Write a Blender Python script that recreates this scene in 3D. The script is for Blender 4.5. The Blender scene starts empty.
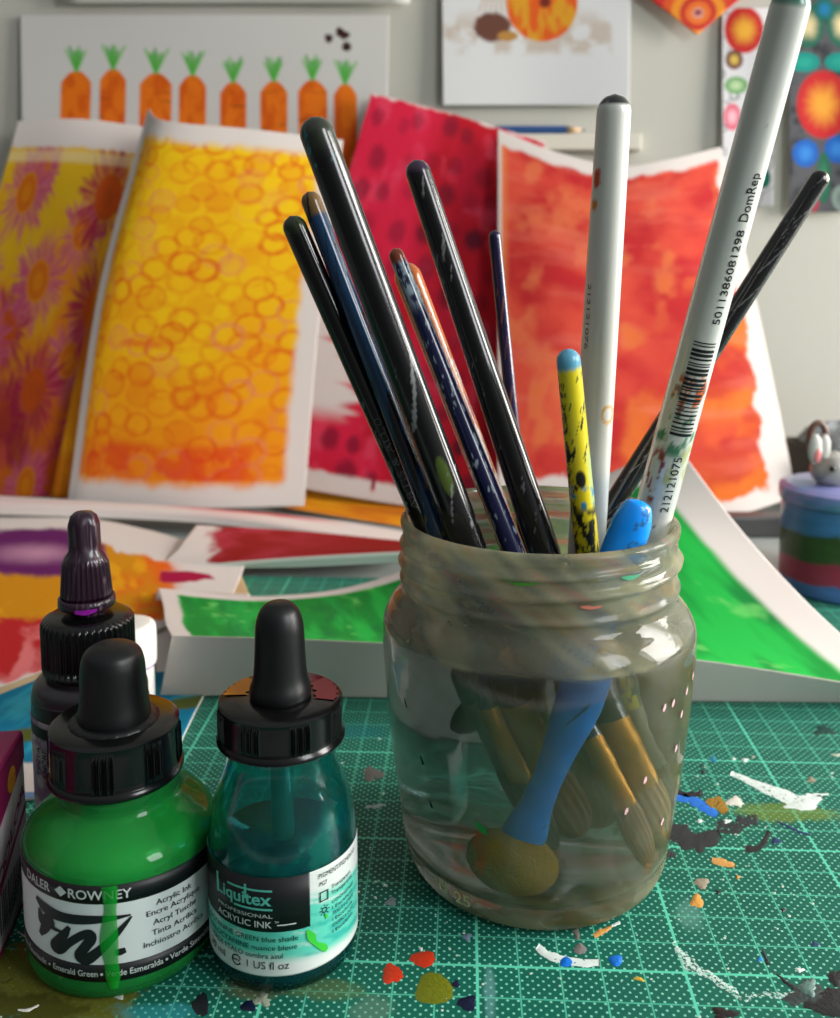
import bpy, math, random
import numpy as np
from mathutils import Vector, Matrix

# ------------------------------------------------------------------ camera, world, light, exposure
SC = bpy.context.scene
COL = SC.collection
S = 0.01                      # all numbers below are centimetres
FPX, TH, H, CX, CY = 924.0, math.radians(6.346), 16.637, 420.0, 380.0
cd = bpy.data.cameras.new('camera')
cam = bpy.data.objects.new('camera', cd); COL.objects.link(cam)
cam.location = (0, 0, H * S)
cam.rotation_euler = (math.pi / 2 - TH, 0, 0)
cd.sensor_fit = 'VERTICAL'; cd.sensor_height = 24.0
cd.lens = FPX / 1018 * 24.0
cd.shift_y = -(509.0 - CY) / 1018.0
cd.clip_start = 0.005; cd.clip_end = 20
cd.dof.use_dof = True; cd.dof.focus_distance = 0.235; cd.dof.aperture_fstop = 11.0
SC.camera = cam

SC.view_settings.view_transform = 'Standard'
SC.view_settings.look = 'None'
SC.view_settings.gamma = 1.0
SC.view_settings.use_curve_mapping = False
SC.view_settings.exposure = 0.08
SC.cycles.max_bounces = 16
SC.cycles.transmission_bounces = 14
SC.cycles.transparent_max_bounces = 16

W = bpy.data.worlds.new('room_light'); SC.world = W; W.use_nodes = True
wb = W.node_tree.nodes['Background']
# the rest of the room: bright ceiling and window side, dim behind the camera
_n = W.node_tree.nodes; _l = W.node_tree.links
_tc = _n.new('ShaderNodeTexCoord'); _sp = _n.new('ShaderNodeSeparateXYZ'); _l.new(_tc.outputs['Generated'], _sp.inputs[0])


def _mr(sock, a, b, c, d):
    k = _n.new('ShaderNodeMapRange'); k.interpolation_type = 'SMOOTHSTEP'; _l.new(sock, k.inputs['Value'])
    for nm, val in (('From Min', a), ('From Max', b), ('To Min', c), ('To Max', d)): k.inputs[nm].default_value = val
    return k.outputs[0]


_ad = _n.new('ShaderNodeMath'); _ad.operation = 'ADD'
_l.new(_mr(_sp.outputs[2], -.1, .9, .08, .34), _ad.inputs[0]); _l.new(_mr(_sp.outputs[0], -.2, 1.0, 0, .25), _ad.inputs[1])
wb.inputs[0].default_value = (0.90, 0.93, 0.95, 1); _l.new(_ad.outputs[0], wb.inputs[1])


def area(name, loc, target, sx, sy, power, color):
    ld = bpy.data.lights.new(name, 'AREA'); ld.shape = 'RECTANGLE'
    ld.size = sx * S; ld.size_y = sy * S; ld.energy = power; ld.color = color
    o = bpy.data.objects.new(name, ld); COL.objects.link(o)
    o.location = Vector(loc) * S
    o.rotation_euler = (Vector(target) - Vector(loc)).to_track_quat('-Z', 'Y').to_euler()
    return o


area('window_daylight', (150, 40, 48), (0, 42, 10), 90, 80, 52.0, (1.0, 0.97, 0.92))
area('side_window_daylight', (66, -26, 50), (0, 26, 8), 26, 40, 4.2, (0.96, 0.98, 1.0))


# ------------------------------------------------------------------ projection helpers
def ray(px, py):
    u = (px - CX) / FPX; w = -(py - CY) / FPX
    return np.array([u, math.cos(TH) + w * math.sin(TH), -math.sin(TH) + w * math.cos(TH)])


def at(px, py, D):
    d = ray(px, py); k = D / d[1]
    return np.array([d[0] * k, D, H + d[2] * k])


def ground(px, py, z=0.0):
    d = ray(px, py); k = (z - H) / d[2]
    return np.array([d[0] * k, d[1] * k, z])


def lin(c):
    c = np.asarray(c, float) / 255.0
    return np.where(c <= 0.04045, c / 12.92, ((c + 0.055) / 1.055) ** 2.4)


# ------------------------------------------------------------------ noise
def _hash(ix, iy, seed):
    n = (ix.astype(np.int64) * 374761393 + iy.astype(np.int64) * 668265263 + seed * 1442695041) & 0xffffffff
    n = ((n ^ (n >> 13)) * 1274126177) & 0xffffffff
    n = n ^ (n >> 16)
    return (n & 0xffffff) / float(0xffffff)


def vnoise(x, y, seed=0):
    x = np.asarray(x, float); y = np.asarray(y, float)
    ix = np.floor(x); iy = np.floor(y); fx = x - ix; fy = y - iy
    fx = fx * fx * (3 - 2 * fx); fy = fy * fy * (3 - 2 * fy)
    a = _hash(ix, iy, seed); b = _hash(ix + 1, iy, seed); c = _hash(ix, iy + 1, seed); d = _hash(ix + 1, iy + 1, seed)
    return a + (b - a) * fx + (c - a) * fy + (a - b - c + d) * fx * fy


def fbm(x, y, seed=0, o=4):
    s = 0; a = .5; t = 0
    for i in range(o):
        s = s + a * vnoise(x * 2 ** i, y * 2 ** i, seed + i * 17); t += a; a *= .5
    return s / t


def mixc(base, col, m):
    m = np.clip(m, 0, 1)[..., None]
    return base * (1 - m) + np.asarray(col, float) * m


def sstep(a, b, x):
    t = np.clip((x - a) / (b - a), 0, 1)
    return t * t * (3 - 2 * t)


# ------------------------------------------------------------------ materials
def new_mat(name):
    m = bpy.data.materials.new(name); m.use_nodes = True
    return m, m.node_tree, m.node_tree.nodes['Principled BSDF']


def pm(name, rgb, rough=.5, metal=0, trans=0, ior=1.45, coat=0, bump=0, bscale=300, var=0, spec=.5, sss=0):
    m, nt, b = new_mat(name)
    c = lin(rgb)
    b.inputs['Base Color'].default_value = (*c, 1)
    b.inputs['Roughness'].default_value = rough
    b.inputs['Metallic'].default_value = metal
    b.inputs['Transmission Weight'].default_value = trans
    b.inputs['IOR'].default_value = ior
    b.inputs['Coat Weight'].default_value = coat
    b.inputs['Coat Roughness'].default_value = .12
    b.inputs['Specular IOR Level'].default_value = spec
    if var or bump:
        tc = nt.nodes.new('ShaderNodeTexCoord'); nz = nt.nodes.new('ShaderNodeTexNoise')
        nz.inputs['Scale'].default_value = bscale; nz.inputs['Detail'].default_value = 5
        nt.links.new(tc.outputs['Object'], nz.inputs['Vector'])
        if var:
            mx = nt.nodes.new('ShaderNodeMix'); mx.data_type = 'RGBA'
            mx.inputs['A'].default_value = (*(c * (1 - var)), 1); mx.inputs['B'].default_value = (*np.clip(c * (1 + var), 0, 1), 1)
            nt.links.new(nz.outputs['Fac'], mx.inputs['Factor']); nt.links.new(mx.outputs['Result'], b.inputs['Base Color'])
        if bump:
            bp = nt.nodes.new('ShaderNodeBump'); bp.inputs['Strength'].default_value = bump; bp.inputs['Distance'].default_value = .0004
            nt.links.new(nz.outputs['Fac'], bp.inputs['Height']); nt.links.new(bp.outputs['Normal'], b.inputs['Normal'])
    return m


def attr_mat(name, rough=.6, translucent=0, coat=0, spec=.4, bump=0, bscale=400):
    m, nt, b = new_mat(name)
    a = nt.nodes.new('ShaderNodeAttribute'); a.attribute_name = 'Col'
    nt.links.new(a.outputs['Color'], b.inputs['Base Color'])
    b.inputs['Roughness'].default_value = rough; b.inputs['Coat Weight'].default_value = coat
    b.inputs['Specular IOR Level'].default_value = spec
    if bump:
        tc = nt.nodes.new('ShaderNodeTexCoord'); nz = nt.nodes.new('ShaderNodeTexNoise')
        nz.inputs['Scale'].default_value = bscale
        nt.links.new(tc.outputs['Object'], nz.inputs['Vector'])
        bp = nt.nodes.new('ShaderNodeBump'); bp.inputs['Strength'].default_value = bump; bp.inputs['Distance'].default_value = .0003
        nt.links.new(nz.outputs['Fac'], bp.inputs['Height']); nt.links.new(bp.outputs['Normal'], b.inputs['Normal'])
    if translucent:
        t = nt.nodes.new('ShaderNodeBsdfTranslucent'); mx = nt.nodes.new('ShaderNodeMixShader')
        out = nt.nodes['Material Output']; mx.inputs[0].default_value = translucent
        nt.links.new(a.outputs['Color'], t.inputs['Color'])
        nt.links.new(b.outputs[0], mx.inputs[1]); nt.links.new(t.outputs[0], mx.inputs[2]); nt.links.new(mx.outputs[0], out.inputs[0])
    return m


def glass_mat(name, rgb, rough=.02, ior=1.45, film=None, film_rgb=(150, 150, 130), film_attr=False, absorb=None):
    """Clear or tinted glass under a film of dirt, paint, or painted-in haze and glow (film = how much of it)."""
    m, nt, b = new_mat(name)
    b.inputs['Base Color'].default_value = (*lin(rgb), 1)
    b.inputs['Transmission Weight'].default_value = 1; b.inputs['Roughness'].default_value = rough
    b.inputs['IOR'].default_value = ior
    out = nt.nodes['Material Output']
    if film is not None or film_attr:
        d = nt.nodes.new('ShaderNodeBsdfDiffuse'); t = nt.nodes.new('ShaderNodeBsdfTranslucent'); md = nt.nodes.new('ShaderNodeMixShader')
        md.inputs[0].default_value = .5
        nt.links.new(d.outputs[0], md.inputs[1]); nt.links.new(t.outputs[0], md.inputs[2])
        mx = nt.nodes.new('ShaderNodeMixShader')
        if film_attr:
            a = nt.nodes.new('ShaderNodeAttribute'); a.attribute_name = 'Col'
            nt.links.new(a.outputs['Color'], d.inputs['Color']); nt.links.new(a.outputs['Color'], t.inputs['Color'])
            nt.links.new(a.outputs['Alpha'], mx.inputs[0])
        else:
            for k in (d, t): k.inputs['Color'].default_value = (*lin(film_rgb), 1)
            mx.inputs[0].default_value = film
        nt.links.new(b.outputs[0], mx.inputs[1]); nt.links.new(md.outputs[0], mx.inputs[2]); nt.links.new(mx.outputs[0], out.inputs[0])
    if absorb:
        v = nt.nodes.new('ShaderNodeVolumeAbsorption'); v.inputs['Color'].default_value = (*lin(absorb[0]), 1); v.inputs['Density'].default_value = absorb[1]
        nt.links.new(v.outputs[0], out.inputs['Volume'])
    return m


# ------------------------------------------------------------------ object helpers
def mesh_obj(name, verts, faces, mat, parent=None, smooth=True, cols=None, loc=None, mats=None, midx=None, sharp=None):
    me = bpy.data.meshes.new(name)
    v = np.asarray(verts, float) * S
    me.from_pydata([tuple(p) for p in v], [], [tuple(int(i) for i in f) for f in faces])
    for m in (mats or [mat]): me.materials.append(m)
    if midx is not None: me.polygons.foreach_set('material_index', np.asarray(midx, np.int32))
    me.polygons.foreach_set('use_smooth', np.full(len(me.polygons), bool(smooth)))
    if cols is not None:
        c = np.asarray(cols, float)
        if c.shape[1] == 3: c = np.hstack([c, np.ones((len(c), 1))])
        a = me.color_attributes.new('Col', 'FLOAT_COLOR', 'POINT'); a.data.foreach_set('color', c.astype(np.float32).ravel())
    me.update()
    if sharp: me.set_sharp_from_angle(angle=math.radians(sharp))
    o = bpy.data.objects.new(name, me); COL.objects.link(o)
    if parent is not None: o.parent = parent
    if loc is not None: o.location = Vector(loc) * S
    return o


def tag(o, label=None, cat=None, group=None, kind=None):
    if label: o['label'] = label
    if cat: o['category'] = cat
    if group: o['group'] = group
    if kind: o['kind'] = kind
    return o


def thing(name, label, cat, loc=(0, 0, 0), group=None, rot=None):
    o = bpy.data.objects.new(name, None); COL.objects.link(o)
    o.empty_display_size = .01
    o.location = Vector(loc) * S
    if rot is not None: o.rotation_euler = rot
    return tag(o, label, cat, group)


def box_data(x0, x1, y0, y1, z0, z1):
    v = [(x, y, z) for x in (x0, x1) for y in (y0, y1) for z in (z0, z1)]
    f = [(0, 1, 3, 2), (4, 6, 7, 5), (0, 4, 5, 1), (2, 3, 7, 6), (0, 2, 6, 4), (1, 5, 7, 3)]
    return v, f


def bevel(o, w, seg=2):
    m = o.modifiers.new('soft edge', 'BEVEL'); m.width = w * S; m.segments = seg; m.limit_method = 'ANGLE'
    return o


def catmull(P, n):
    """P (k,3) -> n points along the curve."""
    P = np.asarray(P, float); k = len(P)
    E = np.vstack([2 * P[0] - P[1], P, 2 * P[-1] - P[-2]])
    t = np.linspace(0, k - 1, n); i = np.minimum(t.astype(int), k - 2); f = (t - i)[:, None]
    p0, p1, p2, p3 = E[i], E[i + 1], E[i + 2], E[i + 3]
    return .5 * (2 * p1 + (p2 - p0) * f + (2 * p0 - 5 * p1 + 4 * p2 - p3) * f ** 2 + (3 * p1 - p0 - 3 * p2 + p3) * f ** 3)


def lathe(prof, n=96, mod=None, dense=1, caps=True):
    """prof list of (r,z); closed at r=0 ends when caps. mod(theta, r, z)->r"""
    p = np.asarray(prof, float)
    th = np.linspace(0, 2 * math.pi, n, endpoint=False)
    V = []; F = []
    R = np.repeat(p[:, :1], n, 1); Z = np.repeat(p[:, 1:2], n, 1); T = np.repeat(th[None], len(p), 0)
    if mod is not None: R = mod(T, R, Z)
    V = np.stack([R * np.sin(T), -R * np.cos(T), Z], -1).reshape(-1, 3)
    k = len(p)
    for i in range(k - 1):
        a = i * n; b = a + n
        for j in range(n):
            j2 = (j + 1) % n
            F.append((a + j, a + j2, b + j2, b + j))
    if caps:
        F.append(tuple(range(n))[::-1]); F.append(tuple(range((k - 1) * n, k * n)))
    return V, F, T.ravel(), R.ravel(), Z.ravel()


def smooth_profile(pts, n):
    q = catmull([(a, b, 0) for a, b in pts], n)
    return [(max(a, 0.0), b) for a, b, _ in q]


# ---- flat lettering that can be wrapped onto a surface
_tc = {}


def text_2d(s, shear=0, off=0.0):
    key = (s, shear, off)
    if key in _tc: return _tc[key]
    cu = bpy.data.curves.new('lettering', 'FONT'); cu.body = s; cu.size = 1.0; cu.shear = shear; cu.offset = off
    cu.resolution_u = 3; cu.fill_mode = 'FRONT'
    o = bpy.data.objects.new('lettering', cu); COL.objects.link(o)
    dg = bpy.context.evaluated_depsgraph_get(); ev = o.evaluated_get(dg); me = ev.to_mesh()
    v = np.array([tuple(x.co) for x in me.vertices]); f = [tuple(p.vertices) for p in me.polygons]
    ev.to_mesh_clear(); bpy.data.objects.remove(o); bpy.data.curves.remove(cu)
    v = v[:, :2] - [v[:, 0].min(), 0]; v[:, 0] /= max(v[:, 0].max(), 1e-6)
    _tc[key] = (v, f)
    return v, f


class Flat:
    """collects 2D polygons in (s, t) surface coordinates"""
    def __init__(self): self.v = []; self.f = []

    def add(self, v, f):
        b = len(self.v); self.v += [tuple(p) for p in v]; self.f += [tuple(i + b for i in q) for q in f]; return self

    def text(self, s, x0, x1, y, h, y1=None, shear=0, off=0.0):
        v, f = text_2d(s, shear, off)
        y1 = y if y1 is None else y1
        q = np.stack([x0 + v[:, 0] * (x1 - x0), y + v[:, 0] * (y1 - y) + v[:, 1] * h / .72], -1)
        return self.add(q, f)

    def rect(self, x0, x1, y0, y1, n=1):
        for i in range(n):
            a = x0 + (x1 - x0) * i / n; b = x0 + (x1 - x0) * (i + 1) / n
            self.add([(a, y0), (b, y0), (b, y1), (a, y1)], [(0, 1, 2, 3)])
        return self

    def stroke(self, pts, widths, n=26):
        P = catmull([(a, b, w) for (a, b), w in zip(pts, widths)], n)
        d = np.gradient(P[:, :2], axis=0); d /= np.linalg.norm(d, axis=1)[:, None] + 1e-9
        nrm = np.stack([-d[:, 1], d[:, 0]], -1); w = np.abs(P[:, 2:3]) / 2
        L = P[:, :2] + nrm * w; Rr = P[:, :2] - nrm * w
        v = np.empty((2 * n, 2)); v[0::2] = L; v[1::2] = Rr
        return self.add(v, [(2 * i, 2 * i + 1, 2 * i + 3, 2 * i + 2) for i in range(n - 1)])

    def ring(self, cx, cy, r, w, n=28, a0=0, a1=2 * math.pi):
        a = np.linspace(a0, a1, n)
        return self.stroke([(cx + r * math.cos(t), cy + r * math.sin(t)) for t in a], [w] * n, n * 2)

    def build(self, name, mapf, mat, parent, label=None):
        v = np.array([mapf(a, b) for a, b in self.v])
        o = mesh_obj(name, v, self.f, mat, parent, smooth=False)
        if label: o['label'] = label
        return o


# ------------------------------------------------------------------ room
M_wall = pm('wall paint', (188, 186, 176), .9, bump=.15, bscale=60, spec=.2)
M_desk = pm('desk surface', (150, 156, 152), .55, var=.06, bscale=8)
v, f = box_data(-140, 140, 75.6, 90, -75, 130)
tag(mesh_obj('wall_back', v, f, M_wall, smooth=False), kind='structure')
M_floor = pm('floor boards', (120, 100, 80), .7)
v, f = box_data(-140, 140, -60, 75.6, -80, -75)
tag(mesh_obj('floor', v, f, M_floor, smooth=False), kind='structure')
desk = thing('desk', 'grey topped work desk standing against the pale wall', 'desk', (0, 40, -75))
v, f = box_data(-95, 95, -34, 35.5, 72.2, 74.7)
bevel(mesh_obj('desk_top', v, f, M_desk, desk, False), .2)
M_leg = pm('desk leg metal', (70, 72, 72), .5)
for sx in (-88, 88):
    for sy in (-30, 31):
        v, f = box_data(sx - 2.5, sx + 2.5, sy - 2.5, sy + 2.5, 0, 72.2)
        mesh_obj('leg', v, f, M_leg, desk, False)

# narrow picture ledge with a pencil on it
a = at(470, 134, 74.6); b = at(641, 150, 74.6)
v, f = box_data(a[0], b[0], 74.45, 75.6, b[2], a[2])
bevel(tag(mesh_obj('trim_1', v, f, pm('ledge paint', (206, 200, 186), .7), smooth=False), kind='structure'), .1)

# ------------------------------------------------------------------ cutting mat
YAW = math.radians(-2.722); MO = (6.383, 20.523)
cyw, syw = math.cos(YAW), math.sin(YAW)


def to_mat(x, y):
    x -= MO[0]; y -= MO[1]
    return cyw * x + syw * y, -syw * x + cyw * y


def mat_material():
    m, nt, b = new_mat('green cutting mat')
    N = nt.nodes; L = nt.links

    def math_(op, a, bb=None, c=None):
        n = N.new('ShaderNodeMath'); n.operation = op
        for i, q in enumerate((a, bb, c)):
            if q is None: continue
            if isinstance(q, (int, float)): n.inputs[i].default_value = q
            else: L.new(q, n.inputs[i])
        return n.outputs[0]
    tc = N.new('ShaderNodeTexCoord'); sp = N.new('ShaderNodeSeparateXYZ'); L.new(tc.outputs['Object'], sp.inputs[0])
    X = math_('MULTIPLY', sp.outputs[0], 100); Y = math_('MULTIPLY', sp.outputs[1], 100)

    def line(co, per, w):
        t = math_('DIVIDE', co, per)
        t = math_('ABSOLUTE', math_('SUBTRACT', math_('FRACT', math_('ADD', t, .5)), .5))
        t = math_('MULTIPLY', t, per)
        return math_('SMOOTHSTEP', w, w * .45, t) if False else math_('LESS_THAN', t, w)
    thin = math_('MAXIMUM', line(X, 1, .021), line(Y, 1, .021))
    thick = math_('MAXIMUM', line(X, 5, .037), line(Y, 5, .037))
    # dots on a staggered lattice
    def dots(ox, oy):
        u = math_('SUBTRACT', math_('FRACT', math_('DIVIDE', math_('ADD', X, ox), .25)), .5)
        v = math_('SUBTRACT', math_('FRACT', math_('DIVIDE', math_('ADD', Y, oy), .25)), .5)
        d = math_('SQRT', math_('ADD', math_('MULTIPLY', u, u), math_('MULTIPLY', v, v)))
        return math_('LESS_THAN', d, .13)
    dt = math_('MAXIMUM', dots(0.06, .06), dots(.185, .185))
    nz = N.new('ShaderNodeTexNoise'); nz.inputs['Scale'].default_value = 55; nz.inputs['Detail'].default_value = 6
    L.new(tc.outputs['Object'], nz.inputs['Vector'])
    nz2 = N.new('ShaderNodeTexNoise'); nz2.inputs['Scale'].default_value = 420; nz2.inputs['Detail'].default_value = 4
    L.new(tc.outputs['Object'], nz2.inputs['Vector'])

    def mix(fac, A, B):
        n = N.new('ShaderNodeMix'); n.data_type = 'RGBA'
        if isinstance(fac, (int, float)): n.inputs['Factor'].default_value = fac
        else: L.new(fac, n.inputs['Factor'])
        for k, q in (('A', A), ('B', B)):
            if isinstance(q, tuple): n.inputs[k].default_value = (*lin(q), 1)
            else: L.new(q, n.inputs[k])
        return n.outputs['Result']
    base = mix(nz.outputs['Fac'], (8, 80, 66), (18, 104, 85))
    wear = math_('MULTIPLY_ADD', nz2.outputs['Fac'], .9, .35)
    c = mix(math_('MULTIPLY', dt, math_('MULTIPLY', wear, .85)), base, (150, 226, 198))
    c = mix(math_('MULTIPLY', thin, math_('MULTIPLY', wear, .8)), c, (92, 202, 168))
    c = mix(math_('MULTIPLY', thick, .85), c, (92, 204, 170))

    # old paint films soaked into the surface
    def zone(px, py, rpx, rpy, col, amt, seedoff, edge=.25):
        g = ground(px, py); gx = ground(px + rpx, py); gy = ground(px, py + rpy)
        mx_, my_ = to_mat(g[0], g[1]); rx = abs(gx[0] - g[0]); ry = abs(gy[1] - g[1])
        u = math_('DIVIDE', math_('SUBTRACT', X, float(mx_)), float(rx)); v = math_('DIVIDE', math_('SUBTRACT', Y, float(my_)), float(ry))
        d = math_('SQRT', math_('ADD', math_('MULTIPLY', u, u), math_('MULTIPLY', v, v)))
        d = math_('ADD', d, math_('MULTIPLY_ADD', nz.outputs['Fac'], 1.6, -.8))
        d = math_('ADD', d, math_('MULTIPLY_ADD', nz2.outputs['Fac'], .7, -.35))
        k = N.new('ShaderNodeMapRange'); k.interpolation_type = 'SMOOTHSTEP'
        L.new(d, k.inputs['Value']); k.inputs['From Min'].default_value = 1; k.inputs['From Max'].default_value = 1 - edge
        k.inputs['To Min'].default_value = 0; k.inputs['To Max'].default_value = amt
        return mix(k.outputs[0], c, col)
    c = zone(40, 985, 125, 62, (92, 92, 22), .93, 0)
    c = zone(20, 1010, 60, 22, (60, 60, 14), .8, 2)
    c = zone(50, 935, 40, 30, (120, 80, 20), .5, 2, .6)
    c = zone(160, 1012, 50, 12, (50, 150, 160), .5, 1, .5)
    c = zone(790, 812, 85, 10, (110, 130, 30), .6, 3, .5)
    c = zone(330, 990, 50, 14, (86, 108, 60), .6, 4, .5)
    c = zone(255, 985, 35, 18, (110, 110, 70), .6, 5, .6)
    c = zone(490, 990, 8, 40, (110, 160, 160), .45, 5, .6)
    c = zone(690, 915, 20, 22, (96, 150, 136), .5, 5, .6)
    c = zone(340, 730, 60, 12, (20, 110, 120), .45, 6, .6)
    c = zone(370, 1010, 30, 20, (96, 130, 110), .5, 7, .6)
    L.new(c, b.inputs['Base Color'])
    b.inputs['Roughness'].default_value = .55; b.inputs['Specular IOR Level'].default_value = .22
    bp = N.new('ShaderNodeBump'); bp.inputs['Strength'].default_value = .12; bp.inputs['Distance'].default_value = .0003
    L.new(nz2.outputs['Fac'], bp.inputs['Height']); L.new(bp.outputs['Normal'], b.inputs['Normal'])
    return m


mat = thing('cutting_mat', 'green gridded self-healing cutting mat spattered with paint on the desk', 'cutting mat', (MO[0], MO[1], 0), rot=(0, 0, YAW))
v, f = box_data(-45, 45, -9.5, 29.0, -.3, 0)
bevel(mesh_obj('mat_sheet', v, f, mat_material(), mat, False), .08)


def px_mat(px, py, z=0.0):
    g = ground(px, py)
    x, y = to_mat(g[0], g[1]); return (x, y, z)


_sm = {}


def splat_mat(rgb, rough=.35):
    if (rgb, rough) not in _sm: _sm[(rgb, rough)] = pm('dried paint %d %d %d' % rgb, rgb, rough, bump=.5, bscale=900, var=.18)
    return _sm[(rgb, rough)]


def dry_mat(rgb, thr):
    """dry brushed paint with bare gaps between its flecks"""
    k = ('dry', rgb, thr)
    if k not in _sm:
        m, nt, b = new_mat('dry brushed paint'); b.inputs['Base Color'].default_value = (*lin(rgb), 1); b.inputs['Roughness'].default_value = .6
        tc = nt.nodes.new('ShaderNodeTexCoord'); nz = nt.nodes.new('ShaderNodeTexNoise'); nz.inputs['Scale'].default_value = 900; nz.inputs['Detail'].default_value = 5; nz.inputs['Roughness'].default_value = .65
        mr = nt.nodes.new('ShaderNodeMapRange'); mr.inputs['From Min'].default_value = thr - .03; mr.inputs['From Max'].default_value = thr + .03
        nt.links.new(tc.outputs['Object'], nz.inputs['Vector']); nt.links.new(nz.outputs['Fac'], mr.inputs['Value']); nt.links.new(mr.outputs[0], b.inputs['Alpha'])
        _sm[k] = m
    return _sm[k]


def splat_verts(outline, h):
    """outline px points -> raised blob: bottom ring, inner top ring, centre"""
    n = len(outline); c = np.mean(outline, axis=0)
    V = [px_mat(*p, z=-.005) for p in outline]
    V += [px_mat(*(c + (np.array(p) - c) * .82), z=h) for p in outline]
    V.append(px_mat(*c, z=h * 1.15))
    F = [(i, (i + 1) % n, n + (i + 1) % n, n + i) for i in range(n)] + [(n + i, n + (i + 1) % n, 2 * n) for i in range(n)]
    return V, F


RS = np.random.RandomState(4)


def blob(px, py, rx, ry, rgb, rag=.15, h=.011, name='paint_splat', n=26, ang=0, label=None):
    t = np.linspace(0, 2 * math.pi, n, endpoint=False)
    k = 1 + rag * (RS.rand(n) - .5) * 2 + rag * np.sin(t * 3 + RS.rand() * 6)
    x = np.cos(t) * rx * k; y = np.sin(t) * ry * k
    ca, sa = math.cos(ang), math.sin(ang)
    out = np.stack([px + x * ca - y * sa, py + x * sa + y * ca], -1)
    V, F = splat_verts(out, h)
    o = mesh_obj(name, V, F, splat_mat(rgb), mat)
    if label: o['label'] = label
    return o


def smear(pts, widths, rgb, rag=.3, h=.008, name='paint_smear', n=40, label=None, dry=0):
    P = catmull([(a, b, w) for (a, b), w in zip(pts, widths)], n)
    d = np.gradient(P[:, :2], axis=0); d /= np.linalg.norm(d, axis=1)[:, None] + 1e-9
    nr = np.stack([-d[:, 1], d[:, 0]], -1)
    w = np.abs(P[:, 2]) / 2
    sm = lambda: np.convolve(RS.rand(n + 4) - .5, [.15, .25, .3, .25, .15], 'valid') * 3.2
    L_ = P[:, :2] + nr * (w * (1 + rag * sm()))[:, None]
    R_ = P[:, :2] - nr * (w * (1 + rag * sm()))[:, None]
    V = []; F = []
    for i in range(n):
        m_ = (L_[i] + R_[i]) / 2
        V += [px_mat(*L_[i], z=-.005), px_mat(*(m_ + (L_[i] - m_) * .7), z=h), px_mat(*(m_ + (R_[i] - m_) * .7), z=h), px_mat(*R_[i], z=-.005)]
    for i in range(n - 1):
        for j in range(3): F.append((4 * i + j, 4 * i + j + 1, 4 * i + 5 + j, 4 * i + 4 + j))
    F += [(0, 1, 2, 3), (4 * n - 1, 4 * n - 2, 4 * n - 3, 4 * n - 4)]
    o = mesh_obj(name, V, F, dry_mat(rgb, dry) if dry else splat_mat(rgb), mat)
    if label: o['label'] = label
    return o


RED = (196, 52, 24); BLUE = (20, 110, 205); BLK = (26, 28, 32); WHT = (214, 224, 218); ORG = (205, 150, 80); OCH = (150, 112, 30)
blob(423, 959, 13, 8.5, RED, .1, label='red paint splat'); blob(392, 974, 10.5, 10.5, RED, .16, label='red paint splat')
blob(434, 989, 20, 17, (104, 110, 22), .08, .01, label='olive paint disc')
blob(467, 1003, 10, 8, (20, 26, 52), .15); blob(456, 984, 4, 4, (20, 26, 52), .2)
blob(201, 1005, 9, 12, BLK, .12, label='black paint drop'); blob(248, 1006, 8, 6, (16, 22, 46), .1)
blob(566, 962, 7, 5.5, BLUE, .06, label='blue paint dot'); blob(616, 960, 7, 6, BLUE, .1, label='blue paint dot')
smear([(537, 947), (552, 957), (575, 962), (600, 963)], [8, 10, 10, 7], WHT, label='white paint smear', dry=.36)
blob(580, 949, 6.5, 6, (120, 116, 112), .1); smear([(577, 940), (577, 934), (575, 930)], [5, 6, 8], (110, 108, 100), .1)
smear([(594, 936), (603, 931), (612, 926)], [5, 6, 2], ORG); smear([(612, 926), (620, 922)], [3, 4], WHT)
blob(639, 979, 6, 2, (205, 170, 60), .2, ang=.3)
blob(702, 883, 8, 5.5, (150, 140, 120), .2); blob(697, 901, 6.5, 7.5, (210, 150, 70), .15, label='orange paint drop')
smear([(712, 860), (722, 862), (735, 866)], [6, 9, 5], ORG); blob(718, 892, 3.2, 2, BLK, .3); blob(783, 910, 2.6, 1.6, BLK, .3)
blob(738, 877, 2, 2, ORG, .3)
smear([(678, 797), (692, 800), (705, 808), (718, 815)], [9, 10, 10, 6], BLUE, .25, label='blue paint smear')
smear([(706, 803), (718, 803), (726, 813)], [7, 14, 7], OCH, .3); smear([(672, 791), (686, 795), (699, 794), (700, 790)], [5, 7, 6, 3], BLK, .3)
blob(735, 802, 8.5, 5, (216, 214, 200), .2, label='cream paint drop'); blob(727, 821, 4, 2.2, WHT, .3); blob(700, 821, 3, 2, WHT, .3)
smear([(664, 826), (682, 838), (703, 842), (720, 834)], [18, 26, 24, 12], (34, 36, 40), .5, label='black dry brushed paint patch', dry=.38)
smear([(716, 826), (735, 826), (752, 820), (757, 816)], [14, 16, 12, 6], (38, 40, 44), .6, dry=.44)
smear([(745, 848), (755, 849), (764, 842), (769, 831)], [8, 7, 6, 5], BLK, .3); smear([(664, 852), (676, 856)], [10, 5], (40, 42, 46), .6)
smear([(731, 773), (755, 784), (785, 797), (808, 802), (822, 797)], [5, 9, 14, 13, 6], WHT, .25, label='white feathered paint stroke', dry=.4)
smear([(806, 796), (818, 795), (829, 794)], [5, 4, 2], WHT, .4); blob(803, 805, 16, 6, WHT, .25)
smear([(674, 942), (684, 960), (700, 972), (722, 984), (742, 1000)], [5, 11, 10, 9, 9], (190, 214, 204), .6, h=.006, label='thin white paint arc', dry=.48)
smear([(745, 998), (770, 994), (800, 995), (815, 990)], [7, 6, 6, 5], (176, 206, 196), .7, h=.006, dry=.52)
blob(808, 996, 22, 12, (48, 60, 60), .3); blob(830, 1003, 22, 16, BLK, .2, label='black paint splat'); blob(836, 978, 8, 9, BLK, .2)
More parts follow.
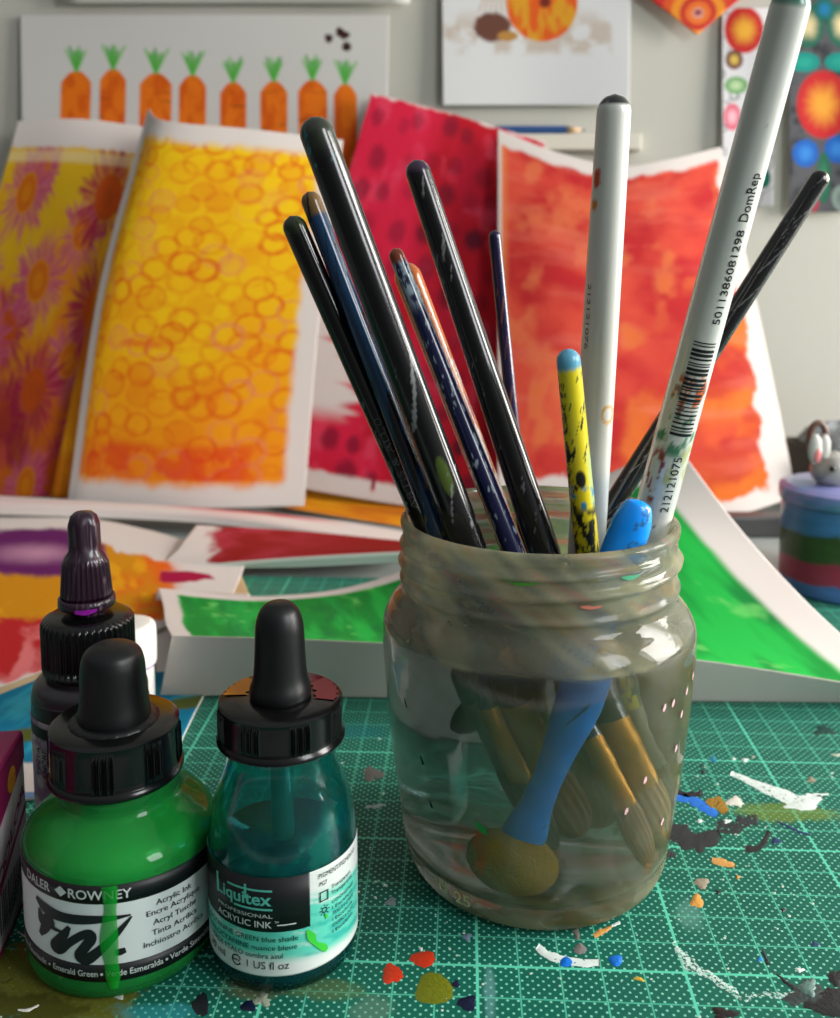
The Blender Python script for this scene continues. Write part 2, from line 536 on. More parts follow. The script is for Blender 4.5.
blob(808, 988, 9, 9, (90, 120, 112), .2, .03); blob(724, 1014, 13, 6, (24, 18, 20), .25); blob(760, 959, 3, 3, (20, 130, 190), .2)
smear([(762, 950), (769, 965)], [3, 5], (20, 40, 44), .5); blob(800, 970, 5, 2, WHT, .3); smear([(776, 974), (790, 985), (800, 992)], [2, 4, 3], BLK, .5)
blob(372, 774, 11, 7, (96, 92, 88), .25, .008); smear([(366, 807), (377, 806), (386, 805)], [3, 4, 2], (150, 170, 168), .6)
blob(391, 902, 5.5, 4, (110, 130, 130), .2, .01); blob(467, 937, 5, 3.5, (110, 130, 150), .25, .01); blob(421, 949, 2, 2, WHT, .2)
smear([(18, 1010), (28, 1010), (39, 1005)], [2, 3.5, 1.5], (226, 226, 216), .2); smear([(17, 931), (27, 938)], [1.5, 2.5], (200, 196, 180), .2)
blob(745, 760, 3.6, 2, WHT, .2); blob(734, 759, 2, 1.4, WHT, .2); blob(753, 757, 2, 1.6, (150, 160, 140), .2); blob(713, 759, 4, 3, (30, 120, 150), .3)
blob(811, 780, 4, 3, (150, 140, 120), .3); blob(837, 755, 5, 1.6, (180, 190, 170), .3); blob(703, 772, 2.4, 2, BLK, .3); blob(702, 766, 1.6, 1.2, BLK, .3)
smear([(777, 821), (795, 830), (810, 835)], [1.6, 2.6, 3], (16, 40, 90), .5); blob(776, 841, 5, 3, (18, 44, 92), .3); blob(824, 731, 11, 5, (30, 66, 60), .3, .01)
blob(8, 985, 9, 6, (90, 96, 26), .3, .01); blob(262, 1000, 9, 6, (140, 150, 130), .3, .01); blob(120, 997, 5, 3, (180, 190, 180), .3, .01)
blob(815, 944, 4, 2.4, (30, 60, 100), .3, .01); blob(385, 885, 2, 1.4, WHT, .3, .01)
# uncountable specks of paint
V = []; F = []
for i in range(150):
    px = RS.uniform(0, 840); py = RS.uniform(720, 1018); r = RS.uniform(.5, 1.5)
    b0 = len(V); k = 7
    for j in range(k):
        t = 2 * math.pi * j / k; V.append(px_mat(px + math.cos(t) * r * 1.3, py + math.sin(t) * r, -.004))
    V.append(px_mat(px, py, .02))
    F += [(b0 + j, b0 + (j + 1) % k, b0 + k) for j in range(k)]
tag(mesh_obj('paint_specks', V, F, splat_mat((190, 205, 190)), mat), kind='stuff')

# ------------------------------------------------------------------ painted sheets
M_paper = attr_mat('painted paper', .75, translucent=.22, spec=.25)
M_back = pm('paper back', (226, 222, 214), .85, spec=.2)
PAPER = lin((234, 224, 218))


def sheet(name, label, cat, ctrl, paint, nu=180, nv=220, thick=.035, group=None, mat_=None, world=False):
    """ctrl rows (top to bottom) of (px, py, D); the sheet is a curved grid of real paper through them"""
    rows = []
    for r in ctrl: rows.append(catmull([p if world else at(*p) for p in r], nu))
    G = np.stack(rows, 0)
    out = np.empty((nv, nu, 3))
    for j in range(nu): out[:, j] = catmull(G[:, j], nv)
    u, v_ = np.meshgrid(np.linspace(0, 1, nu), np.linspace(0, 1, nv))
    col = paint(u, v_).reshape(-1, 3)
    base = out[-1].mean(0); base[2] = out[..., 2].min()
    idx = np.arange(nu * nv).reshape(nv, nu)
    F = np.stack([idx[:-1, :-1], idx[1:, :-1], idx[1:, 1:], idx[:-1, 1:]], -1).reshape(-1, 4)
    o = mesh_obj(name, out.reshape(-1, 3) - base, F, None, cols=col, mats=[mat_ or M_paper, M_back], loc=base)
    m = o.modifiers.new('paper thickness', 'SOLIDIFY'); m.thickness = thick * S; m.offset = -1; m.material_offset = 1; m.material_offset_rim = 1
    return tag(o, label, cat, group)


def P0(u): return np.ones(u.shape + (3,)) * PAPER


def edge_mask(u, v, l, r, t, b, rag=.01, sc=30, seed=3, soft=.006):
    n = (fbm(u * sc, v * sc, seed) - .5) * 2 * rag
    return sstep(l - soft, l + soft, u + n) * sstep(r - soft, r + soft, 1 - u + n) * sstep(t - soft, t + soft, v + n) * sstep(b - soft, b + soft, 1 - v + n)


def paint_floral(u, v):
    c = P0(u); n = fbm(u * 6, v * 8, 5)
    body = mixc(mixc(np.ones(u.shape + (3,)) * lin((244, 196, 30)), lin((236, 130, 20)), sstep(.35, .8, v * .8 + n * .5)), lin((205, 90, 20)), sstep(.6, 1.0, v + .4 * (u - .5)) * .7)
    fl = [(.3, .14, .12, 0), (.68, .3, .12, 0), (.3, .56, .13, 1), (.75, .64, .13, 0), (.35, .8, .14, 1), (.8, .95, .14, 1), (.22, .2, .15, 0), (.8, .2, .17, 1), (.45, .43, .15, 0), (.86, .5, .16, 1), (.15, .62, .17, 0), (.55, .72, .16, 1), (.95, .82, .15, 1), (.2, .9, .16, 1), (.6, .97, .13, 0), (.03, .4, .12, 0)]
    for k, (x, y, r, s) in enumerate(fl):
        dx = (u - x) * .75; dy = v - y; d = np.hypot(dx, dy); a = np.arctan2(dy, dx)
        ray_ = .5 + .5 * vnoise(a * 12 + 40, d * 8, k)
        pet = sstep(r * 1.1 * ray_ + .012, r * .85 * ray_, d) * sstep(r * .3, r * .42, d)
        strip = .5 + .5 * vnoise(a * 14 + 50, d * 6, k + 9)
        c2 = mixc(np.ones(u.shape + (3,)) * lin((240, 150, 150) if s == 0 else (170, 30, 70)), lin((206, 60, 120) if s == 0 else (196, 50, 80)), strip)
        pa = (pet * (.35 + .6 * sstep(.3, .6, vnoise(a * 20 + 70, d * 5, k + 31))))[..., None]; body = body * (1 - pa) + c2 * pa
        body = mixc(body, lin((236, 140, 16) if s == 0 else (206, 86, 16)), sstep(r * .42, r * .34, d))
        body = mixc(body, lin((222, 90, 20)), sstep(r * .1, r * .05, np.abs(d - r * .25)) * .5)
    body = mixc(body, lin((150, 22, 50)), sstep(.55, .95, v) * sstep(.45, .62, fbm(u * 5, v * 6, 44)) * .8)
    m = edge_mask(u, v, .0, .0, .075, -.02, .008)
    c = c * (1 - m[..., None]) + body * m[..., None]
    return mixc(c, lin((250, 236, 190)), sstep(.02, .01, np.abs(v - .1)) * .5)


def paint_rings(u, v):
    c = P0(u)
    body = mixc(np.ones(u.shape + (3,)) * lin((255, 208, 16)), lin((253, 176, 12)), sstep(.3, .75, fbm(u * 5, v * 7, 8) * .6 + v * .45))
    body = mixc(body, lin((246, 130, 20)), sstep(.6, .95, v + (fbm(u * 9, v * 9, 12) - .5) * .3) * .55)
    rs = np.random.RandomState(7); asp = 1.55
    pts = []
    for k in range(2600):
        x, y = rs.uniform(.1, .93), rs.uniform(.05, .94)
        if all((x - a) ** 2 + ((y - b) * asp) ** 2 > .062 ** 2 for a, b in pts): pts.append((x, y))
    for k, (x, y) in enumerate(pts):
        r = rs.uniform(.036, .05); w = rs.uniform(.009, .016); st = rs.uniform(.12, .85)
        colr = lin((236, 96, 12)) if rs.rand() < .75 else lin((240, 140, 90))
        i0, i1 = int(max(0, (y - .06) * u.shape[0])), int((y + .06) * u.shape[0]) + 1
        uu, vv = u[i0:i1], v[i0:i1]
        d = np.hypot(uu - x, (vv - y) * asp); a = np.arctan2(vv - y, uu - x)
        m = sstep(w, w * .25, np.abs(d - r)) * st * (.5 + .5 * vnoise(a * 2 + 9, a * 0, k))
        if rs.rand() < .3: m = np.maximum(m, sstep(r, r * .7, d) * .25)
        body[i0:i1] = mixc(body[i0:i1], colr, m)
    bandm = sstep(.84, .87, v) * sstep(.945, .93, v) * (.35 + .65 * sstep(.4, .6, fbm(u * 14, v * 20, 21))) * sstep(.9, .8, u) 
    body = mixc(body, lin((236, 60, 24)), bandm * .75)
    body = mixc(body, lin((240, 90, 30)), sstep(.02, .0, np.abs(v - .62)) * sstep(.4, .7, fbm(u * 6, v * 30, 31)) * .7)
    m = edge_mask(u, v, .11 + .06 * v, .065, .055, .05, .012, 22, 5, .016)
    return mixc(c, (0, 0, 0), 0 * u) * (1 - m[..., None]) + body * m[..., None]


def paint_plain_yellow(u, v):
    return mixc(np.ones(u.shape + (3,)) * lin((246, 170, 16)), lin((222, 120, 16)), sstep(.3, .8, fbm(u * 4, v * 12, 3)))


def paint_magenta(u, v):
    c = P0(u)
    body = mixc(np.ones(u.shape + (3,)) * lin((224, 32, 70)), lin((190, 10, 34)), sstep(.15, .8, u * .9 + (fbm(u * 6, v * 6, 3) - .5) * .8 + .15 * v))
    body = mixc(body, lin((236, 80, 110)), sstep(.55, .75, fbm(u * 9, v * 12, 9)) * .5)
    rs = np.random.RandomState(3)
    for gy in range(11):
        for gx in range(7):
            x = (gx + .5 + (gy % 2) * .5) / 7 + rs.uniform(-.04, .04); y = (gy + .5) / 11 + rs.uniform(-.02, .02); r = rs.uniform(.045, .07); st = rs.uniform(.2, .85)
            d = np.hypot(u - x, (v - y) * 1.5) + (fbm(u * 30, v * 40, gy) - .5) * .02
            body = mixc(body, lin((60, 6, 36)), sstep(r, r * .35, d) * st * (.75 + .25 * sstep(.2, .8, u)))
    m = edge_mask(u, v, .0, .0, .0, .045, .012, 14, 6)
    lm = 1 - sstep(.5, .56, v) * sstep(.24, .16, u + (fbm(u * 2, v * 40, 71) - .5) * .4) * sstep(.84, .78, v)
    m = m * lm
    stem = sstep(.012, .006, np.abs(u - .37)) * sstep(.93, .95, v) * sstep(.985, .97, v)
    m = np.maximum(m, stem)
    return c * (1 - m[..., None]) + body * m[..., None]


def paint_orange(u, v):
    c = P0(u)
    n = fbm(u * 4, v * 7, 11); n2 = fbm(u * 10 + v * 3, v * 12, 23)
    body = mixc(np.ones(u.shape + (3,)) * lin((232, 84, 62)), lin((204, 40, 44)), sstep(.42, .75, n + .25 * u))
    body = mixc(body, lin((240, 136, 84)), sstep(.5, .75, n2) * .55)
    body = mixc(body, lin((238, 120, 26)), sstep(.6, 1.0, u * .55 + v * .55 + (n2 - .5) * .6) * .85)
    body = mixc(body, lin((190, 30, 36)), sstep(.5, .7, fbm(u * 5 + 9, v * 9, 77)) * sstep(.45, .9, u) * .8)
    body = mixc(body, lin((244, 150, 80)), sstep(.06, .02, u) * .7)
    body = mixc(body, lin((240, 132, 110)), sstep(.5, .8, fbm(u * 3, v * 26, 51)) * .35)
    right = .03 + .05 * v
    e = (fbm(u * 16, v * 20, 31) - .5) * .05
    m = sstep(.012, .02, u) * sstep(0, .012, 1 - u - right + e) * sstep(.035, .05, v + e * .5) * sstep(.03, .045, 1 - v + e)
    return c * (1 - m[..., None]) + body * m[..., None]


sheet('painted_sheet', 'pink and purple daisy painting on yellow, leaning beside the orange ring painting', 'painting',
      [[(18, 121, 72.6), (80, 119, 72.4), (152, 128, 72.6)], [(-28, 300, 70.2), (40, 308, 69.8), (118, 308, 70.2)], [(-50, 497, 67.2), (10, 497, 66.8), (80, 497, 67.2)]],
      paint_floral, 200, 280)
sheet('painted_sheet', 'plain orange-yellow sheet peeping out behind the left edge of the ring painting', 'painting',
      [[(147, 125, 70), (220, 126, 70.5), (300, 140, 70.5)], [(96, 290, 68), (190, 300, 68.5), (290, 300, 68.5)], [(50, 498, 65.8), (160, 502, 65.8), (270, 502, 65.8)]],
      paint_plain_yellow, 40, 60)
sheet('painted_sheet', 'yellow painting covered in printed orange rings, white margins, leaning at the wall', 'painting',
      [[(148, 109, 69.0), (166, 121, 67.6), (250, 129, 68), (343, 140, 69)], [(99, 290, 66.6), (122, 293, 66), (215, 300, 66), (321, 300, 66.4)], [(68, 499, 64.7), (92, 502, 64.4), (190, 508, 64), (304, 506, 64.6)]],
      paint_rings, 300, 420)
sheet('painted_sheet', 'crimson painting with dark smudged dots, tilted, behind the black brushes', 'painting',
      [[(371, 93, 74), (450, 113, 74), (545, 142, 74)], [(318, 290, 71.4), (425, 300, 71), (535, 310, 71)], [(286, 486, 67), (400, 505, 65.5), (500, 516, 64.6)]],
      paint_magenta, 240, 300)
sheet('painted_sheet', 'yellow-orange sheet lying under the white bottom edge of the crimson painting', 'painting',
      [[(280, 480, 70), (360, 490, 69.4), (450, 500, 67.5)], [(285, 508, 65.2), (360, 520, 62.8), (440, 533, 59.8)]],
      paint_plain_yellow, 60, 40)
sheet('painted_sheet', 'large red and orange brushed painting leaning behind the white paintbrushes', 'painting',
      [[(498, 129, 72.8), (550, 150, 72.2), (615, 166, 71.8), (665, 160, 72), (721, 147, 72.8)], [(498, 300, 68.6), (555, 300, 68), (620, 310, 67.7), (690, 310, 68), (758, 310, 69)],
       [(498, 490, 63.2), (555, 492, 62.8), (630, 500, 62.4), (720, 516, 62.6), (797, 497, 64)]],
      paint_orange, 280, 340)


def paint_white_roll(u, v):
    c = mixc(P0(u), lin((232, 180, 180)), sstep(.35, .9, fbm(u * 5, v * 3, 5)) * .5)
    return mixc(c, lin((226, 70, 84)), sstep(.28, .34, u) * sstep(.75, .5, u) * sstep(.22, .12, v + (fbm(u * 8, v * 8, 6) - .5) * .2))


sheet('paper_sheet', 'long white sheet with curled edge lying at the feet of the leaning paintings', 'paper',
      [[(-30, 494, 64.0), (190, 507, 63.0), (330, 520, 61), (440, 538, 58)], [(-30, 500, 61.5), (190, 511, 60.2), (330, 530, 57.5), (440, 549, 55)], [(-30, 513, 60.6), (190, 522, 59.4), (330, 540, 56.6), (440, 562, 54)]],
      paint_white_roll, 120, 30)


def paint_darkred(u, v):
    n = fbm(u * 7, v * 5, 4)
    body = mixc(np.ones(u.shape + (3,)) * lin((160, 24, 26)), lin((196, 60, 80)), sstep(.3, .7, n) * sstep(.8, .1, u))
    body = mixc(body, lin((150, 16, 8)), sstep(.5, .9, u))
    m = sstep(.12, .2, u - .12 * (v - .5) + (fbm(u * 20, v * 8, 8) - .5) * .15) * sstep(.74, .70, v)
    c = mixc(P0(u), lin((196, 214, 200)), sstep(.72, .76, v))
    return c * (1 - m[..., None]) + body * m[..., None]


sheet('painted_sheet', 'dark red painted sheet with a pale curled front edge lying behind the jar', 'painting',
      [[(196, 525, 57.5), (300, 531, 57), (425, 543, 56)], [(178, 548, 53), (300, 546, 53), (425, 547, 52.4)], [(166, 566, 50.8), (290, 556, 50.6), (425, 549, 50.2)], [(225, 568, 50.6), (300, 567, 50.4), (425, 561, 50)]],
      paint_darkred, 120, 60)


def paint_palette(u, v):
    c = P0(u)
    n = fbm(u * 9, v * 7, 2); e = (fbm(u * 22, v * 14, 6) - .5) * .12
    org = mixc(np.ones(u.shape + (3,)) * lin((222, 150, 14)), lin((240, 108, 24)), sstep(.45, .75, u + (n - .5) * .5))
    org = mixc(org, lin((246, 180, 20)), sstep(.55, .7, fbm(u * 14, v * 9, 9)) * .7)
    m1 = sstep(.0, .03, .40 - np.abs(v - .56) * 1.0 - .35 * np.abs(u - .45) ** 1.2 + e)
    m1 = m1 * sstep(.80, .74, u + e)
    c = c * (1 - m1[..., None]) + org * m1[..., None]
    m2 = sstep(0, .04, .2 - np.hypot((u - .28) * .9, (v - .22) * 1.3) + e * .6)
    pur = mixc(np.ones(u.shape + (3,)) * lin((110, 30, 104)), lin((206, 150, 180)), sstep(.15, .0, np.hypot((u - .26), (v - .24) * 1.7) + e * .3))
    c = c * (1 - m2[..., None]) + pur * m2[..., None]
    m3 = sstep(0, .05, .24 - np.hypot((u - .27) * .75, (v - .8)) + e)
    red = mixc(np.ones(u.shape + (3,)) * lin((200, 36, 40)), lin((240, 130, 130)), sstep(.5, .75, fbm(u * 18, v * 8, 15)))
    c = c * (1 - m3[..., None]) + red * m3[..., None]
    m4 = sstep(0, .02, .10 - np.hypot((u - .8) * 1.0, (v - .40) * 1.6) + e * .6)
    return mixc(c, lin((180, 10, 70)), m4)


M_board = pm('pale wooden board', (190, 160, 120), .6, var=.15, bscale=20)
bd = [ground(-70, 725), ground(58, 674), ground(250, 603), ground(235, 566), ground(120, 545), ground(-60, 560)]
n6 = len(bd)
cb = np.mean(bd, axis=0)
v = [(p[0] - cb[0], p[1] - cb[1], 0.0) for p in bd] + [(p[0] - cb[0], p[1] - cb[1], .45) for p in bd]
f = [tuple(range(n6))[::-1], tuple(range(n6, 2 * n6))] + [(i, (i + 1) % n6, n6 + (i + 1) % n6, n6 + i) for i in range(n6)]
o = tag(mesh_obj('wooden_board', v, f, M_board, smooth=False, loc=(cb[0], cb[1], .0)), 'thin pale wooden board lying under the paint-blotted paper', 'board')
bevel(o, .1)


def gz(px, py, z): g = ground(px, py, z); return g


sheet('paint_palette_paper', 'white paper blotted with purple, orange and red paint behind the purple dropper bottle', 'paper',
      [[gz(-90, 520, .5), gz(60, 517, .7), gz(140, 528, .6), gz(247, 560, .5)], [gz(-70, 600, .5), gz(70, 600, .5), gz(150, 590, .5), gz(238, 582, .5)], [gz(-50, 705, .5), gz(60, 664, .5), gz(150, 632, .5), gz(228, 604, .5)]],
      paint_palette, 240, 180, world=True)


def paint_teal(u, v):
    c = P0(u)
    body = mixc(np.ones(u.shape + (3,)) * lin((10, 130, 168)), lin((60, 180, 200)), sstep(.4, .75, fbm(u * 14 + v * 4, v * 4, 5)))
    st = np.abs(v - (.62 - .42 * (u - .2)))
    body = mixc(body, lin((90, 100, 40)), sstep(.07, .03, st + (fbm(u * 9, v * 9, 3) - .5) * .05))
    m = sstep(.76, .73, v + (fbm(u * 12, v * 8, 2) - .5) * .06)
    c = c * (1 - m[..., None]) + body * m[..., None]
    return mixc(c, lin((120, 150, 190)), sstep(.955, .965, v))


sheet('painted_card', 'teal painted card with a white lower margin lying behind the magenta carton', 'painting',
      [[(-19, 37.2, .12), (-14, 37.4, .12), (-8.6, 37.6, .12)], [(-18.6, 32, .12), (-13.5, 32.2, .12), (-8.6, 32.6, .12)], [(-18, 27.7, .12), (-13, 27.8, .12), (-8.4, 28.2, .12)]],
      paint_teal, 140, 140, thick=.1, world=True)


def paint_green(u, v):
    c = P0(u) * .98
    n = fbm(u * 30, v * 5, 4, 5)
    body = mixc(np.ones(u.shape + (3,)) * lin((4, 146, 54)), lin((28, 186, 72)), sstep(.4, .72, n))
    body = mixc(body, lin((8, 120, 56)), sstep(.58, .8, fbm(u * 18 + 3, v * 6, 14)) * .7)
    body = mixc(body, lin((120, 214, 110)), sstep(.66, .8, fbm(u * 26, v * 18, 24)) * .6)
    body = mixc(body, lin((0, 120, 80)), sstep(.2, .0, np.abs(u - .16) * 4) * .5 * vnoise(u * 260, v * 2, 5))
    e = (fbm(u * 10, v * 6, 3) - .5) * .02
    m = sstep(.035, .045, u + e) * sstep(.03, .045, 1 - u + e - .03 * (1 - v)) * sstep(.045, .055, v + e) * sstep(.675, .668, v)
    return c * (1 - m[..., None]) + body * m[..., None]


sheet('painted_sheet', 'bright green painted sheet curling up behind the jar on the mat', 'painting',
      [[(158, 588, 45.6), (270, 596, 45.4), (385, 577, 46), (545, 505, 46.4), (674, 441, 46)],
       [(163, 605, 42.2), (275, 611, 42.2), (400, 598, 42.6), (560, 545, 42.8), (741, 530, 43)],
       [(165, 622, 38.2), (282, 628, 38.0), (420, 628, 37.9), (620, 615, 37.8), (816, 611, 38.3)],
       [(171, 634.5, 35.4), (289, 637.5, 35.2), (428, 643, 35.0), (655, 652, 34.9), (903, 686, 34.9)],
       [(172, 637, 34.7), (290, 640, 34.5), (430, 646, 34.3), (660, 656, 34.1), (910, 692, 34.1)],
       [(171, 641, 34.6), (290, 644, 34.4), (430, 650, 34.2), (660, 660, 34.0), (912, 695, 34.1)],
       [(160, 695.5, 35.15), (290, 696.5, 35.1), (430, 698.5, 35), (660, 701, 34.8), (912, 703, 34.7)]],
      paint_green, 420, 260)

sheet('paper_sheet', 'white sheet lying flat under the green painted sheet, its left edge showing', 'paper',
      [[ground(156, 592, .55), ground(200, 592, .55), ground(250, 594, .55)], [ground(156, 650, .2), ground(200, 650, .2), ground(250, 650, .2)], [ground(156.5, 694, .06), ground(200, 694, .06), ground(250, 694, .06)]],
      lambda u, v: P0(u), 30, 30, world=True)

# ------------------------------------------------------------------ sheets on the wall


def wall_rect(x0, y0, x1, y1, D=75.0, x0b=None, x1b=None):
    x0b = x0 if x0b is None else x0b; x1b = x1 if x1b is None else x1b
    xm, ym = (x0 + x1) / 2, (y0 + y1) / 2
    return [[(x0, y0, D), (xm, y0, D - .15), (x1, y0, D)], [((x0 + x0b) / 2, ym, D - .3), ((xm), ym, D - .15), ((x1 + x1b) / 2, ym, D - .4)], [(x0b, y1, D - .5), ((x0b + x1b) / 2, y1, D - .3), (x1b, y1, D - .7)]]


def paint_carrots(u, v):
    c = np.ones(u.shape + (3,)) * lin((216, 214, 210))
    X = 20 + u * 370; Y = 13 + v * 262
    for k, (cx, ty, w) in enumerate([(76, 69, 30), (113, 67, 26), (156, 71, 32), (193, 73, 27), (234, 80, 26), (275, 79, 27), (314, 78, 29), (347, 82, 23)]):
        hw = w / 2 * np.clip(1 - ((Y - ty - 30) / 130) ** 2 * .6, .1, 1) * np.clip(((Y - ty) / 12), 0, 1) ** .5
        m = sstep(1.2, -.6, np.abs(X - cx - (Y - ty) * .01 * (k - 4)) - hw) * sstep(ty - .5, ty + .5, Y) * sstep(ty + 130, ty + 128, Y)
        col = mixc(np.ones(u.shape + (3,)) * lin((240, 124, 20)), lin((224, 98, 12)), sstep(.4, .7, fbm(X * .1, Y * .05, k)))
        col = mixc(col, lin((120, 70, 12)), sstep(.7, .82, fbm(X * .03, Y * .22, k + 5)) * .7)
        c = c * (1 - m[..., None]) + col * m[..., None]
        for j in range(7):
            a = (j - 3) * .19 + .04 * math.sin(k + j); L_ = 24 + 3 * math.sin(j * 2 + k)
            t = np.clip((ty + 1 - Y) / L_, 0, 1); xx = cx + math.tan(a) * t * L_ * .72
            m = sstep(1.9, .7, np.abs(X - xx)) * sstep(ty + 2, ty, Y) * sstep(ty - L_, ty - L_ + 4, Y)
            c = mixc(c, lin((50, 160, 50) if j % 2 else (110, 196, 84)), m * .9)
    for x, y in ((330, 36), (346, 33), (348, 45), (341, 30)):
        c = mixc(c, lin((60, 30, 22)), sstep(5.5, 3.5, np.hypot(X - x, Y - y) + (fbm(X * .3, Y * .3, 3) - .5) * 4))
    return c


sheet('carrot_picture', 'white sheet with a row of eight painted carrots pinned on the wall', 'painting',
      wall_rect(20, 15, 389, 275, 75.2, 24, 384), paint_carrots, 400, 300)


def paint_hedgehog(u, v):
    c = np.ones(u.shape + (3,)) * lin((226, 226, 226))
    X = 443 + u * 187; Y = -95 + v * 200
    w = fbm(X * .06, Y * .06, 3)
    c = mixc(c, lin((196, 176, 156)), sstep(58, 50, Y + (w - .5) * 10) * sstep(2, 30, Y) * sstep(.35, .6, w) * sstep(615, 608, X) * .7)
    d = np.hypot((X - 542) / 36, (Y - 4) / 38)
    pk = mixc(np.ones(u.shape + (3,)) * lin((228, 96, 30)), lin((224, 160, 40)), sstep(.4, .65, fbm(X * .12, Y * .05, 8)))
    m = sstep(1.02, .95, d); c = c * (1 - m[..., None]) + pk * m[..., None]
    c = mixc(c, lin((120, 40, 30)), sstep(6, 3, np.hypot(X - 545, Y - 2) * .8))
    d = np.hypot((X - 493) / 19, (Y - 27) / 15)
    c = mixc(c, lin((112, 70, 56)), sstep(1.08, .85, d + (fbm(X * .4, Y * .4, 5) - .5) * .3))
    c = mixc(c, lin((190, 140, 70)), sstep(1, .7, np.hypot((X - 508) / 12, (Y - 36) / 6)))
    for j in range(6):
        xx = 480 + j * 5.5 + (Y - 10) * (.12 * (j - 3)); c = mixc(c, lin((190, 150, 110)), sstep(1.2, .4, np.abs(X - xx)) * sstep(14, 8, Y) * .8)
    return c


sheet('hedgehog_picture', 'white card with a brown hedgehog and orange pumpkin painting high on the wall', 'painting',
      wall_rect(441, -95, 632, 105, 75.2, 443, 629), paint_hedgehog, 220, 220)
sheet('paper_sheet', 'pale sheet on the wall whose bottom edge shows above the carrots', 'paper',
      wall_rect(60, -160, 410, 3, 75.2), lambda u, v: np.ones(u.shape + (3,)) * lin((214, 214, 208)), 20, 20)


def flower(c, X, Y, x, y, rx, ry, outer, inner, k=0):
    d = np.hypot((X - x) / rx, (Y - y) / ry)
    g = mixc(np.ones(X.shape + (3,)) * lin(inner), lin(outer), sstep(.15, .85, d + (vnoise(np.arctan2(Y - y, X - x) * 8 + 30, d * 0, k) - .5) * .12))
    m = sstep(1.04, .93, d)
    return c * (1 - m[..., None]) + g * m[..., None]


def paint_folk_white(u, v):
    c = np.ones(u.shape + (3,)) * lin((222, 220, 222)); X = u * 54; Y = v * 200
    sw = np.abs(vnoise(X * .09, Y * .09, 5) - .5)
    c = mixc(c, lin((120, 122, 126)), sstep(.06, .02, sw) * .8)
    c = flower(c, X, Y, 22, 22, 20, 24, (200, 40, 40), (240, 180, 60)); c = flower(c, X, Y, 12, 52, 9, 10, (110, 60, 60), (220, 190, 90), 1)
    c = flower(c, X, Y, 14, 78, 12, 9, (120, 170, 110), (190, 215, 170), 2); c = flower(c, X, Y, 10, 110, 9, 14, (226, 110, 130), (240, 190, 200), 3)
    c = flower(c, X, Y, 44, 172, 7, 10, (10, 110, 90), (20, 140, 110), 4)
    return c


def paint_folk_dark(u, v):
    c = np.ones(u.shape + (3,)) * lin((92, 92, 96)); X = u * 76; Y = v * 214
    c = mixc(c, lin((60, 62, 66)), sstep(.55, .7, fbm(X * .08, Y * .08, 6)))
    for x, y, rx, ry, a, b in ((18, 30, 16, 22, (40, 110, 90), (238, 220, 170)), (52, 30, 16, 22, (40, 110, 90), (238, 220, 170)), (34, 14, 10, 12, (30, 110, 100), (30, 130, 180)),
                               (14, 66, 16, 10, (20, 150, 140), (40, 170, 150)), (50, 66, 16, 10, (20, 150, 140), (40, 170, 150)),
                               (33, 108, 26, 34, (206, 40, 44), (244, 170, 60)), (16, 156, 13, 14, (30, 100, 190), (60, 140, 220)), (48, 152, 14, 14, (30, 100, 190), (60, 140, 220)),
                               (34, 180, 7, 26, (40, 110, 84), (60, 140, 100)), (18, 206, 12, 10, (170, 60, 80), (200, 90, 110)), (54, 200, 12, 14, (150, 170, 160), (120, 130, 130))):
        c = flower(c, X, Y, x, y, rx, ry, a, b, int(x + y))
    return c


sheet('folk_art_card', 'narrow white card with swirling flowers on the wall behind the tall lettered paintbrush', 'painting',
      wall_rect(722, 8, 776, 206, 75.2, 723, 773), paint_folk_white, 90, 200)
sheet('folk_art_card', 'dark grey card with red and blue flowers on the wall at the right edge', 'painting',
      wall_rect(789, -5, 868, 212, 75.2, 789, 866), paint_folk_dark, 110, 240)

# orange patterned bunting flag: triangle grid
def bunting():
    A, B, Cc = at(592, -46, 74.6), at(798, -50, 74.6), at(697, 35, 74.2)
    n = 70; V = []; cols = []; idx = {}
    for i in range(n + 1):
        for j in range(n + 1 - i):
            a = i / n; b = j / n; p = A * (1 - a - b) + B * a + Cc * b; p[1] -= .35 * math.sin(a * 3.1) * math.sin(b * 3.1 + .3)
            idx[(i, j)] = len(V); V.append(p)
    V = np.array(V); F = []
    for i in range(n):
        for j in range(n - i):
            F.append((idx[(i, j)], idx[(i, j + 1)], idx[(i + 1, j)]))
            if j < n - i - 1: F.append((idx[(i + 1, j)], idx[(i, j + 1)], idx[(i + 1, j + 1)]))
    X = V[:, 0] - at(699, 12, 74)[0]; Z = V[:, 2] - at(699, 12, 74)[2]
    c = np.ones((len(V), 3)) * lin((226, 88, 30))
    c = mixc(c, lin((214, 40, 40)), sstep(.5, .62, fbm(X * 1.3, Z * 1.3, 6)))
    d = np.hypot(X, Z * 1.1)
    c = mixc(c, lin((240, 150, 40)), sstep(2.2, 2.0, d)); c = mixc(c, lin((206, 50, 36)), sstep(1.5, 1.35, d)); c = mixc(c, lin((238, 120, 40)), sstep(1.0, .9, d))
    c = mixc(c, lin((230, 170, 150)), sstep(.5, .4, d)); c = mixc(c, lin((150, 40, 70)), sstep(.3, .22, d))
    base = V.mean(0)
    o = mesh_obj('bunting_flag', V - base, F, attr_mat('bunting fabric', .8, .15), cols=c, loc=base)
    m = o.modifiers.new('cloth thickness', 'SOLIDIFY'); m.thickness = .06 * S; m.offset = -1
    tag(o, 'orange patterned pointed bunting flag hanging at the top of the wall', 'bunting')


bunting()

